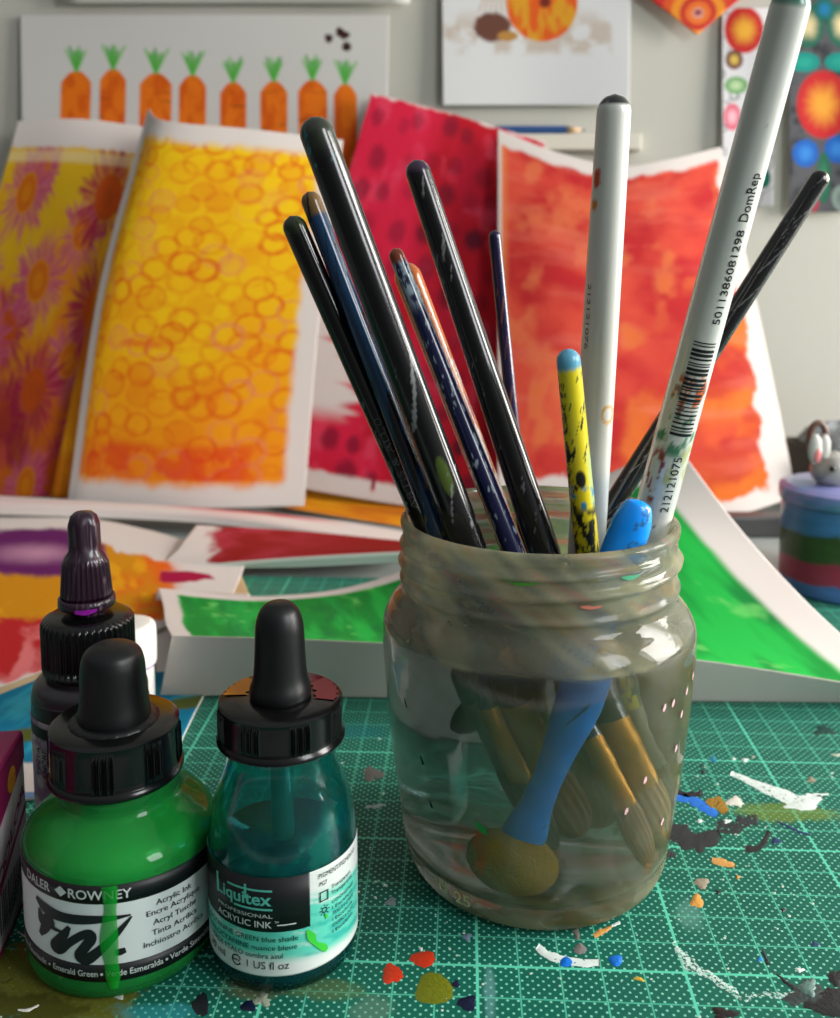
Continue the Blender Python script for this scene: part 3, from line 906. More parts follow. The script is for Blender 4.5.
# pencil on the ledge
zt = at(470, 134, 74.6)[2]
p0 = at(472, 128, 74.3); p1 = at(588, 129, 74.3)
pn = thing('blue_pencil', 'blue pencil lying on the narrow ledge above the crimson painting', 'pencil', (p0[0], 74.95, zt + .36), rot=(0, math.pi / 2, 0))
Lp = p1[0] - p0[0]
v, f, *_ = lathe([(.3, 0), (.35, .1), (.35, Lp - 1.6)], 6); mesh_obj('barrel', v, f, pm('blue lacquer', (44, 78, 128), .35), pn, False)
v, f, *_ = lathe([(.34, Lp - 1.6), (.1, Lp - .4)], 12); mesh_obj('wood_cone', v, f, pm('pencil wood', (200, 170, 130), .7), pn)
v, f, *_ = lathe([(.1, Lp - .4), (.01, Lp)], 12); mesh_obj('lead_tip', v, f, pm('blue lead', (30, 50, 100), .6), pn)

# ------------------------------------------------------------------ things at the right back
tb = ground(812, 608); TR = 3.2; tcen = (at(783, 560, tb[1] + TR)[0] + TR, tb[1] + TR)
tin = thing('painted_pot', 'lidded round pot painted in blue, green and red stripes at the right', 'pot', (tcen[0], tcen[1], 0))
zl = at(812, 498, tb[1])[2]; zg = at(812, 516, tb[1])[2]
zs = [at(812, y, tb[1])[2] for y in (543, 571, 593)]
prof = smooth_profile([(TR - .35, 0), (TR - .1, .05), (TR, .35), (TR, zg * .5), (TR, zg - .25), (TR - .12, zg)], 90)
v, f, T, R, Z = lathe([(0.001, 0)] + prof + [(.001, zg)], 96, caps=False)
wv = (vnoise(T * 4, Z * 0, 3) - .5) * .35; Zw = Z + wv
c = np.ones((len(v), 3)) * lin((72, 128, 180))
c = mixc(c, lin((62, 86, 40)), sstep(zs[0] + .06, zs[0] - .06, Zw)); c = mixc(c, lin((170, 52, 78)), sstep(zs[1] + .06, zs[1] - .06, Zw)); c = mixc(c, lin((84, 122, 184)), sstep(zs[2] + .06, zs[2] - .06, Zw))
c = c * (.85 + .3 * vnoise(T * 3, Z * 9, 8))[:, None]
M_paint = attr_mat('brushed glossy paint', .35, coat=.4)
mesh_obj('pot_body', v, f, M_paint, tin, cols=c)
prof = smooth_profile([(TR - .1, zg + .03), (TR + .12, zg + .08), (TR + .15, zg + .7), (TR + .1, zl - .15), (TR - .2, zl)], 40)
v, f, T, R, Z = lathe([(.001, zg + .03)] + prof + [(.001, zl + .1)], 96, caps=False)
c = mixc(np.ones((len(v), 3)) * lin((106, 138, 196)), lin((150, 150, 205)), sstep(.4, .7, fbm(T * 2, Z * 3, 6))); c = mixc(c, lin((70, 140, 160)), sstep(.5, .7, fbm(T * 3 + 5, Z * 2, 16)) * .7)
lid = mesh_obj('lid', v, f, M_paint, tin, cols=c)
# mouse figurine on the lid: body tapering to a muzzle, ears, eye, tail loop
k = (tb[1] + TR) / FPX
mo = np.array([at(824, 470, tcen[1])[0] - tcen[0], 0, zl + 1.25])


def ellip(cx, cy, cz, rx, ry, rz, n=28, m=18, f=None):
    V = []; F = []
    for i in range(m + 1):
        a = math.pi * i / m
        for j in range(n):
            b = 2 * math.pi * j / n; p = [math.sin(a) * math.cos(b), math.sin(a) * math.sin(b), -math.cos(a)]
            if f: p = f(p)
            V.append((cx + p[0] * rx, cy + p[1] * ry, cz + p[2] * rz))
    for i in range(m):
        for j in range(n): F.append((i * n + j, i * n + (j + 1) % n, (i + 1) * n + (j + 1) % n, (i + 1) * n + j))
    return np.array(V), F


def muzzle(p):
    x = p[0]; s = 1 - .45 * max(0, x) ** 1.5
    return [x * (1.25 if x > 0 else 1), p[1] * s, p[2] * s - .25 * max(0, x)]


v, f = ellip(mo[0] + .45, -.3, zl + .85, 1.3, 1.0, 1.0, f=muzzle)
c = mixc(np.ones((len(v), 3)) * lin((112, 116, 110)), lin((176, 174, 168)), sstep(.4, .7, fbm(v[:, 0] * 1.2 + 9, v[:, 2] * 1.4, 5)))
c = mixc(c, lin((112, 92, 76)), sstep(.55, .7, fbm(v[:, 0] * 1.5 + 3, v[:, 2] * 1.5, 9)) * .5)
mouse = mesh_obj('mouse_figurine', v, f, attr_mat('glazed mouse', .3, coat=.4), tin, cols=c); mouse['label'] = 'grey glazed mouse figurine'
M_ear = pm('ear glaze', (196, 194, 188), .35); M_pink = pm('pink glaze', (222, 130, 130), .35); M_brn = pm('brown glaze', (104, 74, 60), .4); M_eye = pm('black glaze', (14, 14, 14), .2)
ex = at(815, 447, tcen[1] - 1)[0] - tcen[0]; ez = at(815, 447, tcen[1] - 1)[2] - .1
v, f = ellip(ex, -1.0, ez, .36, .2, .8); mesh_obj('ear', v, f, M_ear, mouse)
v, f = ellip(ex + .08, -1.15, ez - .3, .2, .08, .42); mesh_obj('inner_ear', v, f, M_pink, mouse)
v, f = ellip(ex + .62, -.7, ez + .05, .32, .2, .68); mesh_obj('ear', v, f, M_ear, mouse)
e2 = at(833, 469, tcen[1] - 1.2); v, f = ellip(e2[0] - tcen[0], -1.15, e2[2], .16, .12, .16, 14, 10); mesh_obj('eye', v, f, M_eye, mouse)
e3 = at(818, 431, tcen[1]); V = []; F = []
for i in range(40):
    a = 2 * math.pi * i / 40; ctr = np.array([e3[0] - tcen[0] + .42 * math.cos(a), 0, e3[2] + .72 * math.sin(a) - .3]); rd = np.array([math.cos(a), 0, math.sin(a)])
    for j in range(12):
        b = 2 * math.pi * j / 12; V.append(ctr + rd * math.cos(b) * .17 + np.array([0, math.sin(b) * .17, 0]))
for i in range(40):
    for j in range(12): F.append((i * 12 + j, i * 12 + (j + 1) % 12, ((i + 1) % 40) * 12 + (j + 1) % 12, ((i + 1) % 40) * 12 + j))
mesh_obj('tail_loop', V, F, M_brn, mouse)

# brown box of crumpled tissue behind the pot
a = ground(788, 540); D0 = 58
bx = thing('brown_box', 'brown open box standing behind the striped pot', 'box', (33.3, 67.5, -.3))
hb = at(800, 445, 68)[2] + .3; w = 5; tt = .3
V = []; F = []
for (x0, x1, y0, y1, z0, z1) in ((-w, w, -4, 4, 0, .3), (-w, w, -4, -4 + tt, 0, hb), (-w, w, 4 - tt, 4, 0, hb), (-w, -w + tt, -4, 4, 0, hb), (w - tt, w, -4, 4, 0, hb)):
    v, f = box_data(x0, x1, y0, y1, z0, z1); b0 = len(V); V += v; F += [tuple(i + b0 for i in q) for q in f]
mesh_obj('box_walls', V, F, pm('brown board', (84, 72, 62), .7), bx, False)
v, f = ellip(0, 0, 0, 3.4, 3.0, 1.5, 60, 40)
dn = fbm(v[:, 0] * 1.4 + 30, v[:, 2] * 1.4 + v[:, 1] * .9 + 30, 5) - .5
v = v * (1 + dn[:, None] * .55)
tag(mesh_obj('crumpled_tissue', v, f, pm('grey white tissue', (186, 190, 192), .8), loc=(32.0, 67.5, at(800, 440, 67.5)[2])), 'crumpled greyish white tissue bulging from the brown box', 'tissue')
g0 = at(838, 450, 56); v, f, *_ = lathe(smooth_profile([(.9, 0), (1.15, .3), (1.2, g0[2] - 1.5), (1.0, g0[2] + .6), (.9, g0[2] + .9)], 24), 40)
tag(mesh_obj('black_canister', v, f, pm('black plastic', (22, 22, 24), .4), loc=(g0[0] + 1.2, 52.6, -.3)), 'black canister at the right edge behind the striped pot', 'canister')
# low dark strip on the desk below the orange painting
a = ground(612, 538, -.3); b = ground(786, 538, -.3); top = at(700, 517, a[1])[2]
v, f = box_data(7.0, b[0], 0, 1.6, 0, top + .3)
o = tag(mesh_obj('metal_strip', v, f, pm('dark grey metal', (88, 88, 88), .45, metal=.4), smooth=False, loc=(0, a[1], -.3)), 'low dark grey strip along the desk below the red and orange painting', 'strip')
bevel(o, .15)

# ------------------------------------------------------------------ little white pot behind the purple bottle
wp = (-11.15, 34.0)
pot = thing('white_paint_pot', 'small white plastic pot with purple rim stain behind the purple-tipped bottle', 'pot', (wp[0], wp[1], .12))
M_wp = pm('white plastic', (236, 234, 228), .35)
zt_ = at(140, 622, wp[1])[2] - .12; zp = at(140, 660, wp[1])[2] - .12
v, f, *_ = lathe(smooth_profile([(.78, 0), (.9, .1), (.92, zp * .6), (.92, zp - .1)], 30), 48); mesh_obj('pot_body', v, f, M_wp, pot)
v, f, T, R, Z = lathe(smooth_profile([(.97, zp - .05), (1.02, zp), (1.02, zt_ - .3), (.9, zt_ - .05), (.6, zt_)], 30), 60, mod=lambda T, R, Z: R + .012 * np.sign(np.sin(T * 30)) * (R > 1))
mesh_obj('cap', v, f, M_wp, pot)
v, f, *_ = lathe([(.94, zp - .18), (.99, zp - .16), (.99, zp - .06), (.94, zp - .05)], 48, caps=False); mesh_obj('purple_ring', v, f, pm('purple paint', (150, 60, 170), .4), pot)['label'] = 'purple paint ring'

# ------------------------------------------------------------------ bottle helpers
M_blk = pm('black plastic gloss', (12, 12, 13), .2, coat=.1, spec=.45)
M_blkm = pm('black rubber', (15, 16, 17), .4, bump=.05, bscale=500)
M_lblk = pm('label black', (14, 16, 18), .45)
M_lwht = pm('label white', (206, 214, 212), .5)
M_print = pm('black print', (20, 22, 26), .5)
M_prw = pm('white print', (196, 204, 200), .5)


def cluster_ribs(ncl, half, amp, per, z0, z1, phase=0):
    def mod(T, R, Z):
        t = (T + phase) / (2 * math.pi) * ncl; d = np.abs(t - np.round(t)) / ncl * 2 * math.pi
        zone = (d < half) * (Z > z0) * (Z < z1)
        return R + np.where(zone, amp * (.5 + .5 * np.cos(d / half * per * math.pi)), 0)
    return mod


def cyl_map(R, slant=0.0, phi0=0.0):
    def m(s, t):
        a = s / R + phi0; return (R * math.sin(a), -R * math.cos(a), t + slant * s)
    return m


def label_band(name, R, s0, s1, z0, z1, mat_, parent, slant=0.0, n=120, nz=2, thick=.012, paint=None, sub=None):
    s = np.linspace(s0, s1, n); V = []; F = []; SZ = []
    for r in (R, R - thick):
        for j in range(nz):
            z = z0 + (z1 - z0) * j / (nz - 1)
            for x in s: V.append((r * math.sin(x / R), -r * math.cos(x / R), z + slant * x)); SZ.append((x, z))
    N = n * nz
    for j in range(nz - 1):
        for i in range(n - 1):
            a = j * n + i; F.append((a, a + 1, a + n + 1, a + n)); F.append((N + a, N + a + n, N + a + n + 1, N + a + 1))
    for i in range(n - 1):
        F.append((i, N + i, N + i + 1, i + 1)); a = (nz - 1) * n + i; F.append((a, a + 1, N + a + 1, N + a))
    for j in range(nz - 1):
        a = j * n; F.append((a, a + n, N + a + n, N + a)); a = j * n + n - 1; F.append((a, N + a, N + a + n, a + n))
    cols = None
    if paint is not None: SZ = np.array(SZ); cols = paint(SZ[:, 0], SZ[:, 1])
    return mesh_obj(name, V, F, mat_, parent, cols=cols)


# ------------------------------------------------------------------ emerald ink bottle (wide)
fw = thing('ink_bottle', 'wide bottle of bright emerald green acrylic ink with black dropper cap', 'ink bottle', (-7.52, 21.9, 0))
body = [(0.001, .12), (1.2, .1), (1.75, .02), (2.08, .0), (2.22, .06), (2.3, .25), (2.33, .5), (2.33, 1.5), (2.33, 2.6), (2.31, 2.85), (2.28, 3.15), (2.08, 3.42), (1.84, 3.62), (1.6, 3.8), (1.46, 4.0), (1.44, 4.3), (1.3, 4.6)]
outer = smooth_profile(body, 110)
inner = [(max(r - .13, .001), z + (.14 if z < .5 else 0)) for r, z in outer]
v, f, *_ = lathe(outer + inner[::-1], 128, caps=False)
mesh_obj('glass_body', v, f, glass_mat('emerald stained glass', (110, 230, 140), .05, film=.45, film_rgb=(60, 200, 100)), fw)
ink = [(r + .01, z) for r, z in inner if z < 3.95]
v, f, T, R, Z = lathe(ink + [(.001, ink[-1][1])], 128, caps=False)
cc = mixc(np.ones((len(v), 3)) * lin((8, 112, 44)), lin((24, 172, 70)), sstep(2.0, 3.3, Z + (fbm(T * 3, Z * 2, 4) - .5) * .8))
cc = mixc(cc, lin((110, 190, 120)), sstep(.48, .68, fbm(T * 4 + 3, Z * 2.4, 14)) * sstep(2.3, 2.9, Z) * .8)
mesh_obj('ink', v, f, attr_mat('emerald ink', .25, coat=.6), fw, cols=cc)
v, f, *_ = lathe([(1.3, 4.34), (1.6, 4.34), (1.64, 4.38), (1.64, 4.45), (1.57, 4.52)] + [(1.56 - .003 * k_, 4.53 + .98 * k_ / 8) for k_ in range(9)] + [(1.55, 5.6), (1.45, 5.67), (.9, 5.68)], 720, mod=cluster_ribs(8, .17, .05, 9, 4.55, 5.5, phase=-.12))
cap = mesh_obj('screw_cap', v, f, M_blk, fw, sharp=50, loc=(-.07, 0, .06))
bulb = smooth_profile([(.8, 5.7), (.87, 5.76), (.87, 5.95), (.82, 6.25), (.79, 6.6), (.78, 6.95), (.75, 7.22), (.66, 7.45), (.45, 7.6), (.2, 7.66), (.001, 7.67)], 60)
v, f, *_ = lathe(bulb, 64, caps=False); mesh_obj('dropper_bulb', v, f, M_blkm, fw, loc=(-.07, 0, .03))
v, f, *_ = lathe([(.9, 5.6), (1.05, 5.62), (1.08, 5.72), (.95, 5.78), (.85, 5.8)], 120, mod=lambda T, R, Z: R + .015 * np.sin(T * 34) * np.sin(T * 13)); mesh_obj('rubber_collar', v, f, M_blkm, fw, loc=(-.07, 0, .03))
RW = 2.34; SL = -.05
lab = label_band('label', RW, -6.4, 5.0, .56, 2.91, M_lwht, fw, SL, 160, 8)
label_band('label_band', RW + .006, -6.4, 5.0, 2.47, 2.915, M_lblk, lab, SL, 160, 2)['label'] = 'black printed band'
label_band('label_band', RW + .006, -6.4, 5.0, .555, .98, M_lblk, lab, SL, 160, 2)['label'] = 'black printed band'
_m0 = cyl_map(RW + .018, SL)
mp = lambda a_, b_: _m0(a_ - .07, b_ + .065)
w_ = Flat(); w_.text('DALER', -1.80, -.92, 2.52, .23, off=.012); w_.text('ROWNEY', -.42, 1.02, 2.52, .23, off=.012)
w_.add([(-.78, 2.63), (-.62, 2.5), (-.46, 2.63), (-.62, 2.76)], [(0, 1, 2, 3)])
w_.text('Vert Émeraude', -2.3, -1.15, .63, .15); w_.text('Emerald Green', -.92, .2, .63, .15, off=.006); w_.text('Verde Esmeralda', .38, 1.68, .63, .15, off=.006); w_.text('Verde Smeraldo', 1.85, 3.2, .63, .15, off=.006)
for x in (-1.04, .29, 1.77): w_.ring(x, .69, .018, .03, 10)
w_.build('lettering', mp, M_prw, lab, 'white lettering')
k_ = Flat()
for s_, x0, x1, y in (('Acrylic Ink', 1.56, 2.52, 2.14), ('Encre Acrylique', 1.33, 2.8, 1.92), ('Acryl Tusche', 1.48, 2.66, 1.67), ('Tinta Acrílica', 1.44, 2.67, 1.42), ('Inchiostro Acrílica', 1.24, 2.9, 1.17)):
    k_.text(s_, x0, x1, y, .14, off=.004)
k_.build('lettering', mp, M_print, lab, 'black lettering')
b_ = Flat()
b_.stroke([(-1.42, 2.2), (-1.1, 2.06), (-.6, 2.0), (.2, 2.04), (.98, 2.08)], [.1, .27, .25, .2, .04])
b_.stroke([(-1.33, 1.98), (-1.22, 1.72), (-.98, 1.78), (-.86, 1.85)], [.06, .3, .34, .16]); b_.stroke([(-.98, 1.85), (-1.12, 1.6), (-1.33, 1.32)], [.2, .28, .12])
b_.stroke([(-1.0, 1.68), (-.8, 1.64), (-.62, 1.63)], [.12, .1, .05]); b_.stroke([(-.43, 1.8), (-.55, 1.6), (-.78, 1.34), (-.86, 1.2), (-.7, 1.18), (-.45, 1.4), (-.15, 1.62), (.05, 1.68), (.08, 1.55), (-.1, 1.3), (-.2, 1.12), (-.05, 1.05), (.15, 1.18), (.5, 1.5), (.8, 1.82), (1.0, 2.04)],
           [.1, .2, .24, .25, .24, .2, .2, .24, .25, .24, .26, .27, .24, .18, .12, .04], 80)
b_.stroke([(.62, 1.2), (.72, 1.21), (.84, 1.24)], [.14, .17, .13])
b_.build('brush_lettering', mp, M_print, lab, 'black brush-written FW.')
# green ink run down over the label
M_drip = pm('wet green ink', (10, 150, 36), .25, coat=.5)
M_drip.node_tree.nodes['Principled BSDF'].inputs['Alpha'].default_value = .72
zz = np.linspace(2.92, .4, 40); V = []; F = []
for i, z in enumerate(zz):
    cxs = .44 + .03 * math.sin(z * 3); hw = .18 - .03 * sstep(2.1, 2.4, z) + .025 * math.sin(z * 5) - .1 * sstep(.75, .4, z)
    for j in range(9):
        q = -1 + 2 * j / 8; s_ = cxs + hw * q; r = RW + .024 + .02 * (1 - q * q); V.append((r * math.sin(s_ / RW), -r * math.cos(s_ / RW), z + SL * s_))
for i in range(39):
    for j in range(8): F.append((9 * i + j, 9 * i + 9 + j, 9 * i + 10 + j, 9 * i + j + 1))
mesh_obj('ink_drip', V, F, M_drip, fw)['label'] = 'bright green ink run over the label'

# ------------------------------------------------------------------ phthalo green ink bottle (narrow)
lq = thing('ink_bottle', 'narrow bottle of dark teal acrylic ink with black dropper cap and teal-washed label', 'ink bottle', (-3.40, 21.55, 0))
body = [(0.001, .14), (.9, .12), (1.35, .02), (1.6, .03), (1.74, .12), (1.81, .35), (1.82, .7), (1.82, 2.0), (1.82, 2.8), (1.81, 3.15), (1.77, 3.5), (1.68, 3.9), (1.54, 4.3), (1.4, 4.7), (1.32, 5.05), (1.3, 5.5), (1.05, 5.8)]
outer = smooth_profile(body, 120)
inner = [(max(r - .12, .001), z + (.14 if z < .5 else 0)) for r, z in outer]
v, f, *_ = lathe(outer + inner[::-1], 128, caps=False)
mesh_obj('glass_body', v, f, glass_mat('teal stained glass', (130, 222, 226), .01, film=.06, film_rgb=(20, 170, 150)), lq)
ink = [(r + .01, z) for r, z in inner if z < 2.9]
v, f, T, R, Z = lathe(ink + [(.001, ink[-1][1])], 128, caps=False)
mesh_obj('ink', v, f, pm('phthalo ink', (3, 44, 66), .1, coat=.6), lq)
# film of ink swirled on the inside of the shoulder
sh = [(r - .015, z) for r, z in inner if 2.85 < z < 5.2]
v, f, T, R, Z = lathe(sh, 128, caps=False)
al = sstep(.42, .62, fbm(T * 2.2 + 1, Z * 1.3, 6)) * .55 * sstep(4.6, 3.4, Z) + .06
cc = np.hstack([mixc(np.ones((len(v), 3)) * lin((4, 84, 110)), lin((20, 176, 150)), sstep(.35, .6, fbm(T * 3, Z * 2, 9))), al[:, None]])
mfilm, nt, b = new_mat('ink film')
aN = nt.nodes.new('ShaderNodeAttribute'); aN.attribute_name = 'Col'; nt.links.new(aN.outputs['Color'], b.inputs['Base Color']); nt.links.new(aN.outputs['Alpha'], b.inputs['Alpha']); b.inputs['Roughness'].default_value = .3
mesh_obj('ink_film', v, f, mfilm, lq, cols=cc)
v, f, *_ = lathe([(.16, 2.2), (.28, 2.5), (.28, 5.4)], 32); mesh_obj('dropper_tube', v, f, glass_mat('tube glass', (110, 220, 200), .05, film=.5, film_rgb=(30, 180, 160)), lq)
v, f, *_ = lathe([(1.2, 5.48), (1.5, 5.48), (1.56, 5.51), (1.56, 5.58), (1.5, 5.64)] + [(1.49, 5.66 + .74 * k_ / 8) for k_ in range(9)] + [(1.5, 6.43), (1.42, 6.5), (.7, 6.51)], 720, mod=cluster_ribs(8, .17, .045, 9, 5.68, 6.38, phase=.34))
mesh_obj('screw_cap', v, f, M_blk, lq, sharp=50)
bulb = smooth_profile([(.72, 6.5), (.75, 6.58), (.74, 6.75), (.66, 7.05), (.62, 7.5), (.6, 8.0), (.57, 8.35), (.47, 8.65), (.3, 8.82), (.12, 8.87), (.001, 8.87)], 60)
v, f, *_ = lathe(bulb, 64, caps=False); mesh_obj('dropper_bulb', v, f, M_blkm, lq)
# paint stains on the cap top
for (a0, a1, col_, nm) in ((-1.75, -.95, (214, 130, 20), 'orange paint stain'), (.75, 1.75, (120, 30, 44), 'dark red paint stain')):
    V = []; F = []; n = 40
    for i in range(n):
        a_ = math.pi - (a0 + (a1 - a0) * i / (n - 1)) * 1.0 if False else (a0 + (a1 - a0) * i / (n - 1)) + math.copysign(.6, a0)
        for r in (.84 + .05 * math.sin(i * .45), 1.38 - .03 * math.sin(i * .8)): V.append((r * math.sin(a_), -r * math.cos(a_), 6.53))
    for i in range(n - 1): F.append((2 * i, 2 * i + 1, 2 * i + 3, 2 * i + 2))
    mesh_obj('paint_stain', V, F, pm(nm, col_, .4), lq, False)['label'] = nm
RL = 1.84


def lq_paint(s, z):
    c = np.ones((len(s), 3)) * lin((212, 218, 214))
    n = fbm(s * 1.2 + 20, z * 7 + s * 1.5, 5, 5)
    wash = sstep(.9, .6, np.abs(z - 1.75 + .1 * s)) * sstep(-2.6, -2, s)
    wash = np.maximum(wash * sstep(3.4, 2.4, s), sstep(.9, 1.2, z) * sstep(1.0, -.2, s))
    c = mixc(c, lin((74, 196, 172)), wash * sstep(.22, .5, n + .12) * .95)
    return mixc(c, lin((20, 160, 150)), wash * sstep(.52, .72, n) * .7)


lab = label_band('label', RL, -3.2, 3.0, .56, 2.99, attr_mat('washed label', .5), lq, 0, 200, 70, paint=lq_paint)
label_band('label_panel', RL + .006, -3.2, .89, 1.67, 2.995, M_lblk, lab, 0, 100, 2)['label'] = 'black printed panel'
mp = cyl_map(RL + .018)
M_tealp = pm('teal print', (90, 190, 172), .5)
t_ = Flat()
t_.text('Liquitex', -1.52, .0, 2.33, .3, off=.02)
t_.rect(-1.15, .02, 2.66, 2.71, 8); t_.rect(-.95, .02, 2.2, 2.25, 8); t_.rect(-1.56, -1.48, 2.3, 2.8); t_.rect(-.66, -.6, 2.45, 2.8)
t_.build('lettering', mp, M_tealp, lab, 'teal lettering')
t_ = Flat(); t_.text('PROFESSIONAL', -1.5, .02, 2.02, .09); t_.text('ACRYLIC INK', -1.52, .0, 1.78, .16, off=.006); t_.text('TM', .06, .16, 1.9, .05); t_.rect(.12, .56, 1.83, 1.86, 6)
t_.build('lettering', mp, M_prw, lab, 'white lettering')
t_ = Flat()
t_.text('PHTHALOCYANINE GREEN blue shade', -2.75, .6, 1.43, .13); t_.text('VERT PHTHALOCYANINE nuance bleue', -2.9, .57, 1.22, .13); t_.text('VERDE FTALO sombra azul', -1.9, .24, 1.02, .13)
t_.text('30 ml', -1.95, -1.3, .75, .18); t_.ring(-.92, .83, .12, .035, 24, .3, 5.9); t_.rect(-1.02, -.82, .815, .845); t_.text('1 US fl oz', -.63, .38, .75, .19)
t_.text('PIGMENT/PIGMENTO', 1.12, 2.45, 2.76, .12); t_.text('PG7', 1.14, 1.35, 2.56, .11)
for x0, x1, y0, y1 in ((1.14, 1.38, 2.16, 2.19), (1.14, 1.38, 2.38, 2.41), (1.14, 1.17, 2.16, 2.41), (1.35, 1.38, 2.16, 2.41)): t_.rect(x0, x1, y0, y1)
t_.text('Transparent', 1.48, 2.2, 2.36, .1); t_.text('Transparente', 1.48, 2.28, 2.2, .1)
t_.ring(1.27, 1.93, .06, .025, 16)
for i in range(8):
    a_ = i * math.pi / 4; t_.stroke([(1.27 + .09 * math.cos(a_), 1.93 + .09 * math.sin(a_)), (1.27 + .14 * math.cos(a_), 1.93 + .14 * math.sin(a_))], [.02, .02], 3)
for i, s_ in enumerate(('LIGHTFASTNESS', 'I Excellent', 'TENUE LUMIERE', 'I Excellente', 'SOLIDEZ A LA LUZ', 'I Excelente')): t_.text(s_, 1.5, 2.3 + .05 * (i % 2 == 0), 1.98 - i * .15, .085)
t_.build('lettering', mp, M_print, lab, 'black lettering')
spl = Flat(); spl.stroke([(.82, 1.6), (.92, 1.4), (1.02, 1.2), (1.22, 1.02), (1.32, .9)], [.06, .2, .1, .17, .1]); spl.stroke([(1.3, 1.82), (1.34, 1.7)], [.05, .08])
spl.build('paint_splash', cyl_map(RL + .022), pm('bright green paint', (60, 196, 60), .4), lab, 'bright green paint splash')

# ------------------------------------------------------------------ purple-tipped bottle at the back left
pb = thing('paint_bottle', 'tall paint bottle with ribbed black cap and purple-stained nozzle behind the emerald ink bottle', 'paint bottle', (-9.5, 25.5, 0))
outer = smooth_profile([(.001, .03), (1.4, .02), (1.56, .15), (1.6, .5), (1.6, 2.2), (1.6, 4.6), (1.58, 4.95), (1.5, 5.2), (1.3, 5.35), (1.12, 5.4), (1.12, 5.5), (.6, 5.6)], 80)
v, f, *_ = lathe(outer, 96, caps=False)
mesh_obj('bottle_body', v, f, pm('dark smoky plastic', (44, 38, 44), .3, coat=.3), pb)


def pl_paint(s, z):
    c = np.ones((len(s), 3)) * lin((176, 168, 172))
    c = mixc(c, lin((140, 90, 130)), sstep(.45, .62, fbm(s * 2.5 + 9, z * 2.5, 4)) * .9); c = mixc(c, lin((80, 90, 130)), sstep(.58, .68, fbm(s * 3 + 4, z * 3, 14)) * .7)
    c = mixc(c, lin((18, 16, 20)), sstep(3.98, 4.02, z) * sstep(4.36, 4.32, z) * sstep(-1.95, -1.9, s))
    return c


lab = label_band('label', 1.62, -4.6, 4.6, .4, 4.48, attr_mat('mottled label', .5), pb, 0, 160, 120, paint=pl_paint)
t_ = Flat()
for i, s_ in enumerate(('TINTA', 'ENCRE', 'INK 30 ml')):
    vv, ff = text_2d(s_); q = np.stack([-1.05 + .28 * i - vv[:, 1] * .2 / .72, 2.9 + vv[:, 0] * .85], -1); t_.add(q, ff)
t_.build('lettering', cyl_map(1.635), M_print, lab, 'dark sideways lettering')
v, f, *_ = lathe([(1.0, 5.45), (1.2, 5.47), (1.26, 5.55), (1.25, 5.65)] + [(1.25, 5.65 + 1.25 * k_ / 6) for k_ in range(7)] + [(1.21, 7.02), (1.06, 7.1), (.55, 7.16)], 480, mod=lambda T, R, Z: R + .03 * np.cos(T * 44) * (Z > 5.6) * (Z < 6.92) * (R > 1.2))
mesh_obj('screw_cap', v, f, M_blk, pb)
noz = [(.5, 7.1), (.5, 7.33), (.76, 7.35), (.79, 7.4), (.78, 7.6), (.68, 7.66)] + [(.7 - .09 * k_ / 8, 7.6 + 1.1 * k_ / 8) for k_ in range(9)] + [(.56, 8.8), (.44, 8.98), (.42, 9.2), (.41, 9.7), (.36, 9.95), (.25, 10.05), (.001, 10.08)]
v, f, T, R, Z = lathe(noz, 240, mod=lambda T, R, Z: R + .022 * np.cos(T * 30) * (Z > 7.62) * (Z < 8.7) + .03 * np.cos(T * 6) * (Z > 9.05) * (Z < 9.95), caps=False)
cc = mixc(np.ones((len(v), 3)) * lin((40, 16, 34)), lin((150, 120, 136)), sstep(.66, .78, fbm(T * 5, Z * 4, 7)) * .6)
mesh_obj('nozzle', v, f, attr_mat('purple stained plastic', .3, coat=.4), pb, cols=cc)
v, f, *_ = lathe([(.6, 7.09), (.75, 7.1), (.79, 7.18), (.8, 7.2)], 48, caps=False)
V = [p for p in v]; st = Flat(); st.stroke([(-.05, 7.42), (.25, 7.4), (.55, 7.43)], [.1, .15, .08])
st.build('paint_stain', cyl_map(.815), pm('vivid purple paint', (150, 30, 160), .35), pb, 'vivid purple paint stain')

# ------------------------------------------------------------------ magenta and white carton at the left edge
A = ground(-5, 973); Bk = ground(31, 889)
ct = at(22, 729, Bk[1])[2]
dirv = np.array([Bk[0] - A[0], Bk[1] - A[1]]); dl = np.linalg.norm(dirv); dirv /= dl
ang = math.atan2(dirv[1], dirv[0])
Lc = 4.6
car = thing('paint_carton', 'upright white and magenta paint carton with barcode, cut off by the left edge', 'carton', (Bk[0], Bk[1], 0), rot=(0, 0, ang))
v, f = box_data(-Lc, 0, 0, 3.2, 0, ct)
bevel(mesh_obj('carton_body', v, f, pm('carton white', (192, 186, 190), .45), car, False), .12, 3)
M_mag = pm('carton magenta', (134, 20, 78), .4)
M_yel = pm('carton yellow', (222, 150, 20), .4); M_cpr = pm('carton grey print', (70, 60, 70), .5)


def cm(s, t): return (s, -.012, t)


v, f = box_data(-Lc - .012, .012, -.012, 3.212, ct - .3, ct + .012)
bevel(mesh_obj('carton_lid', v, f, M_mag, car, False), .12, 3)['label'] = 'magenta lid panel'


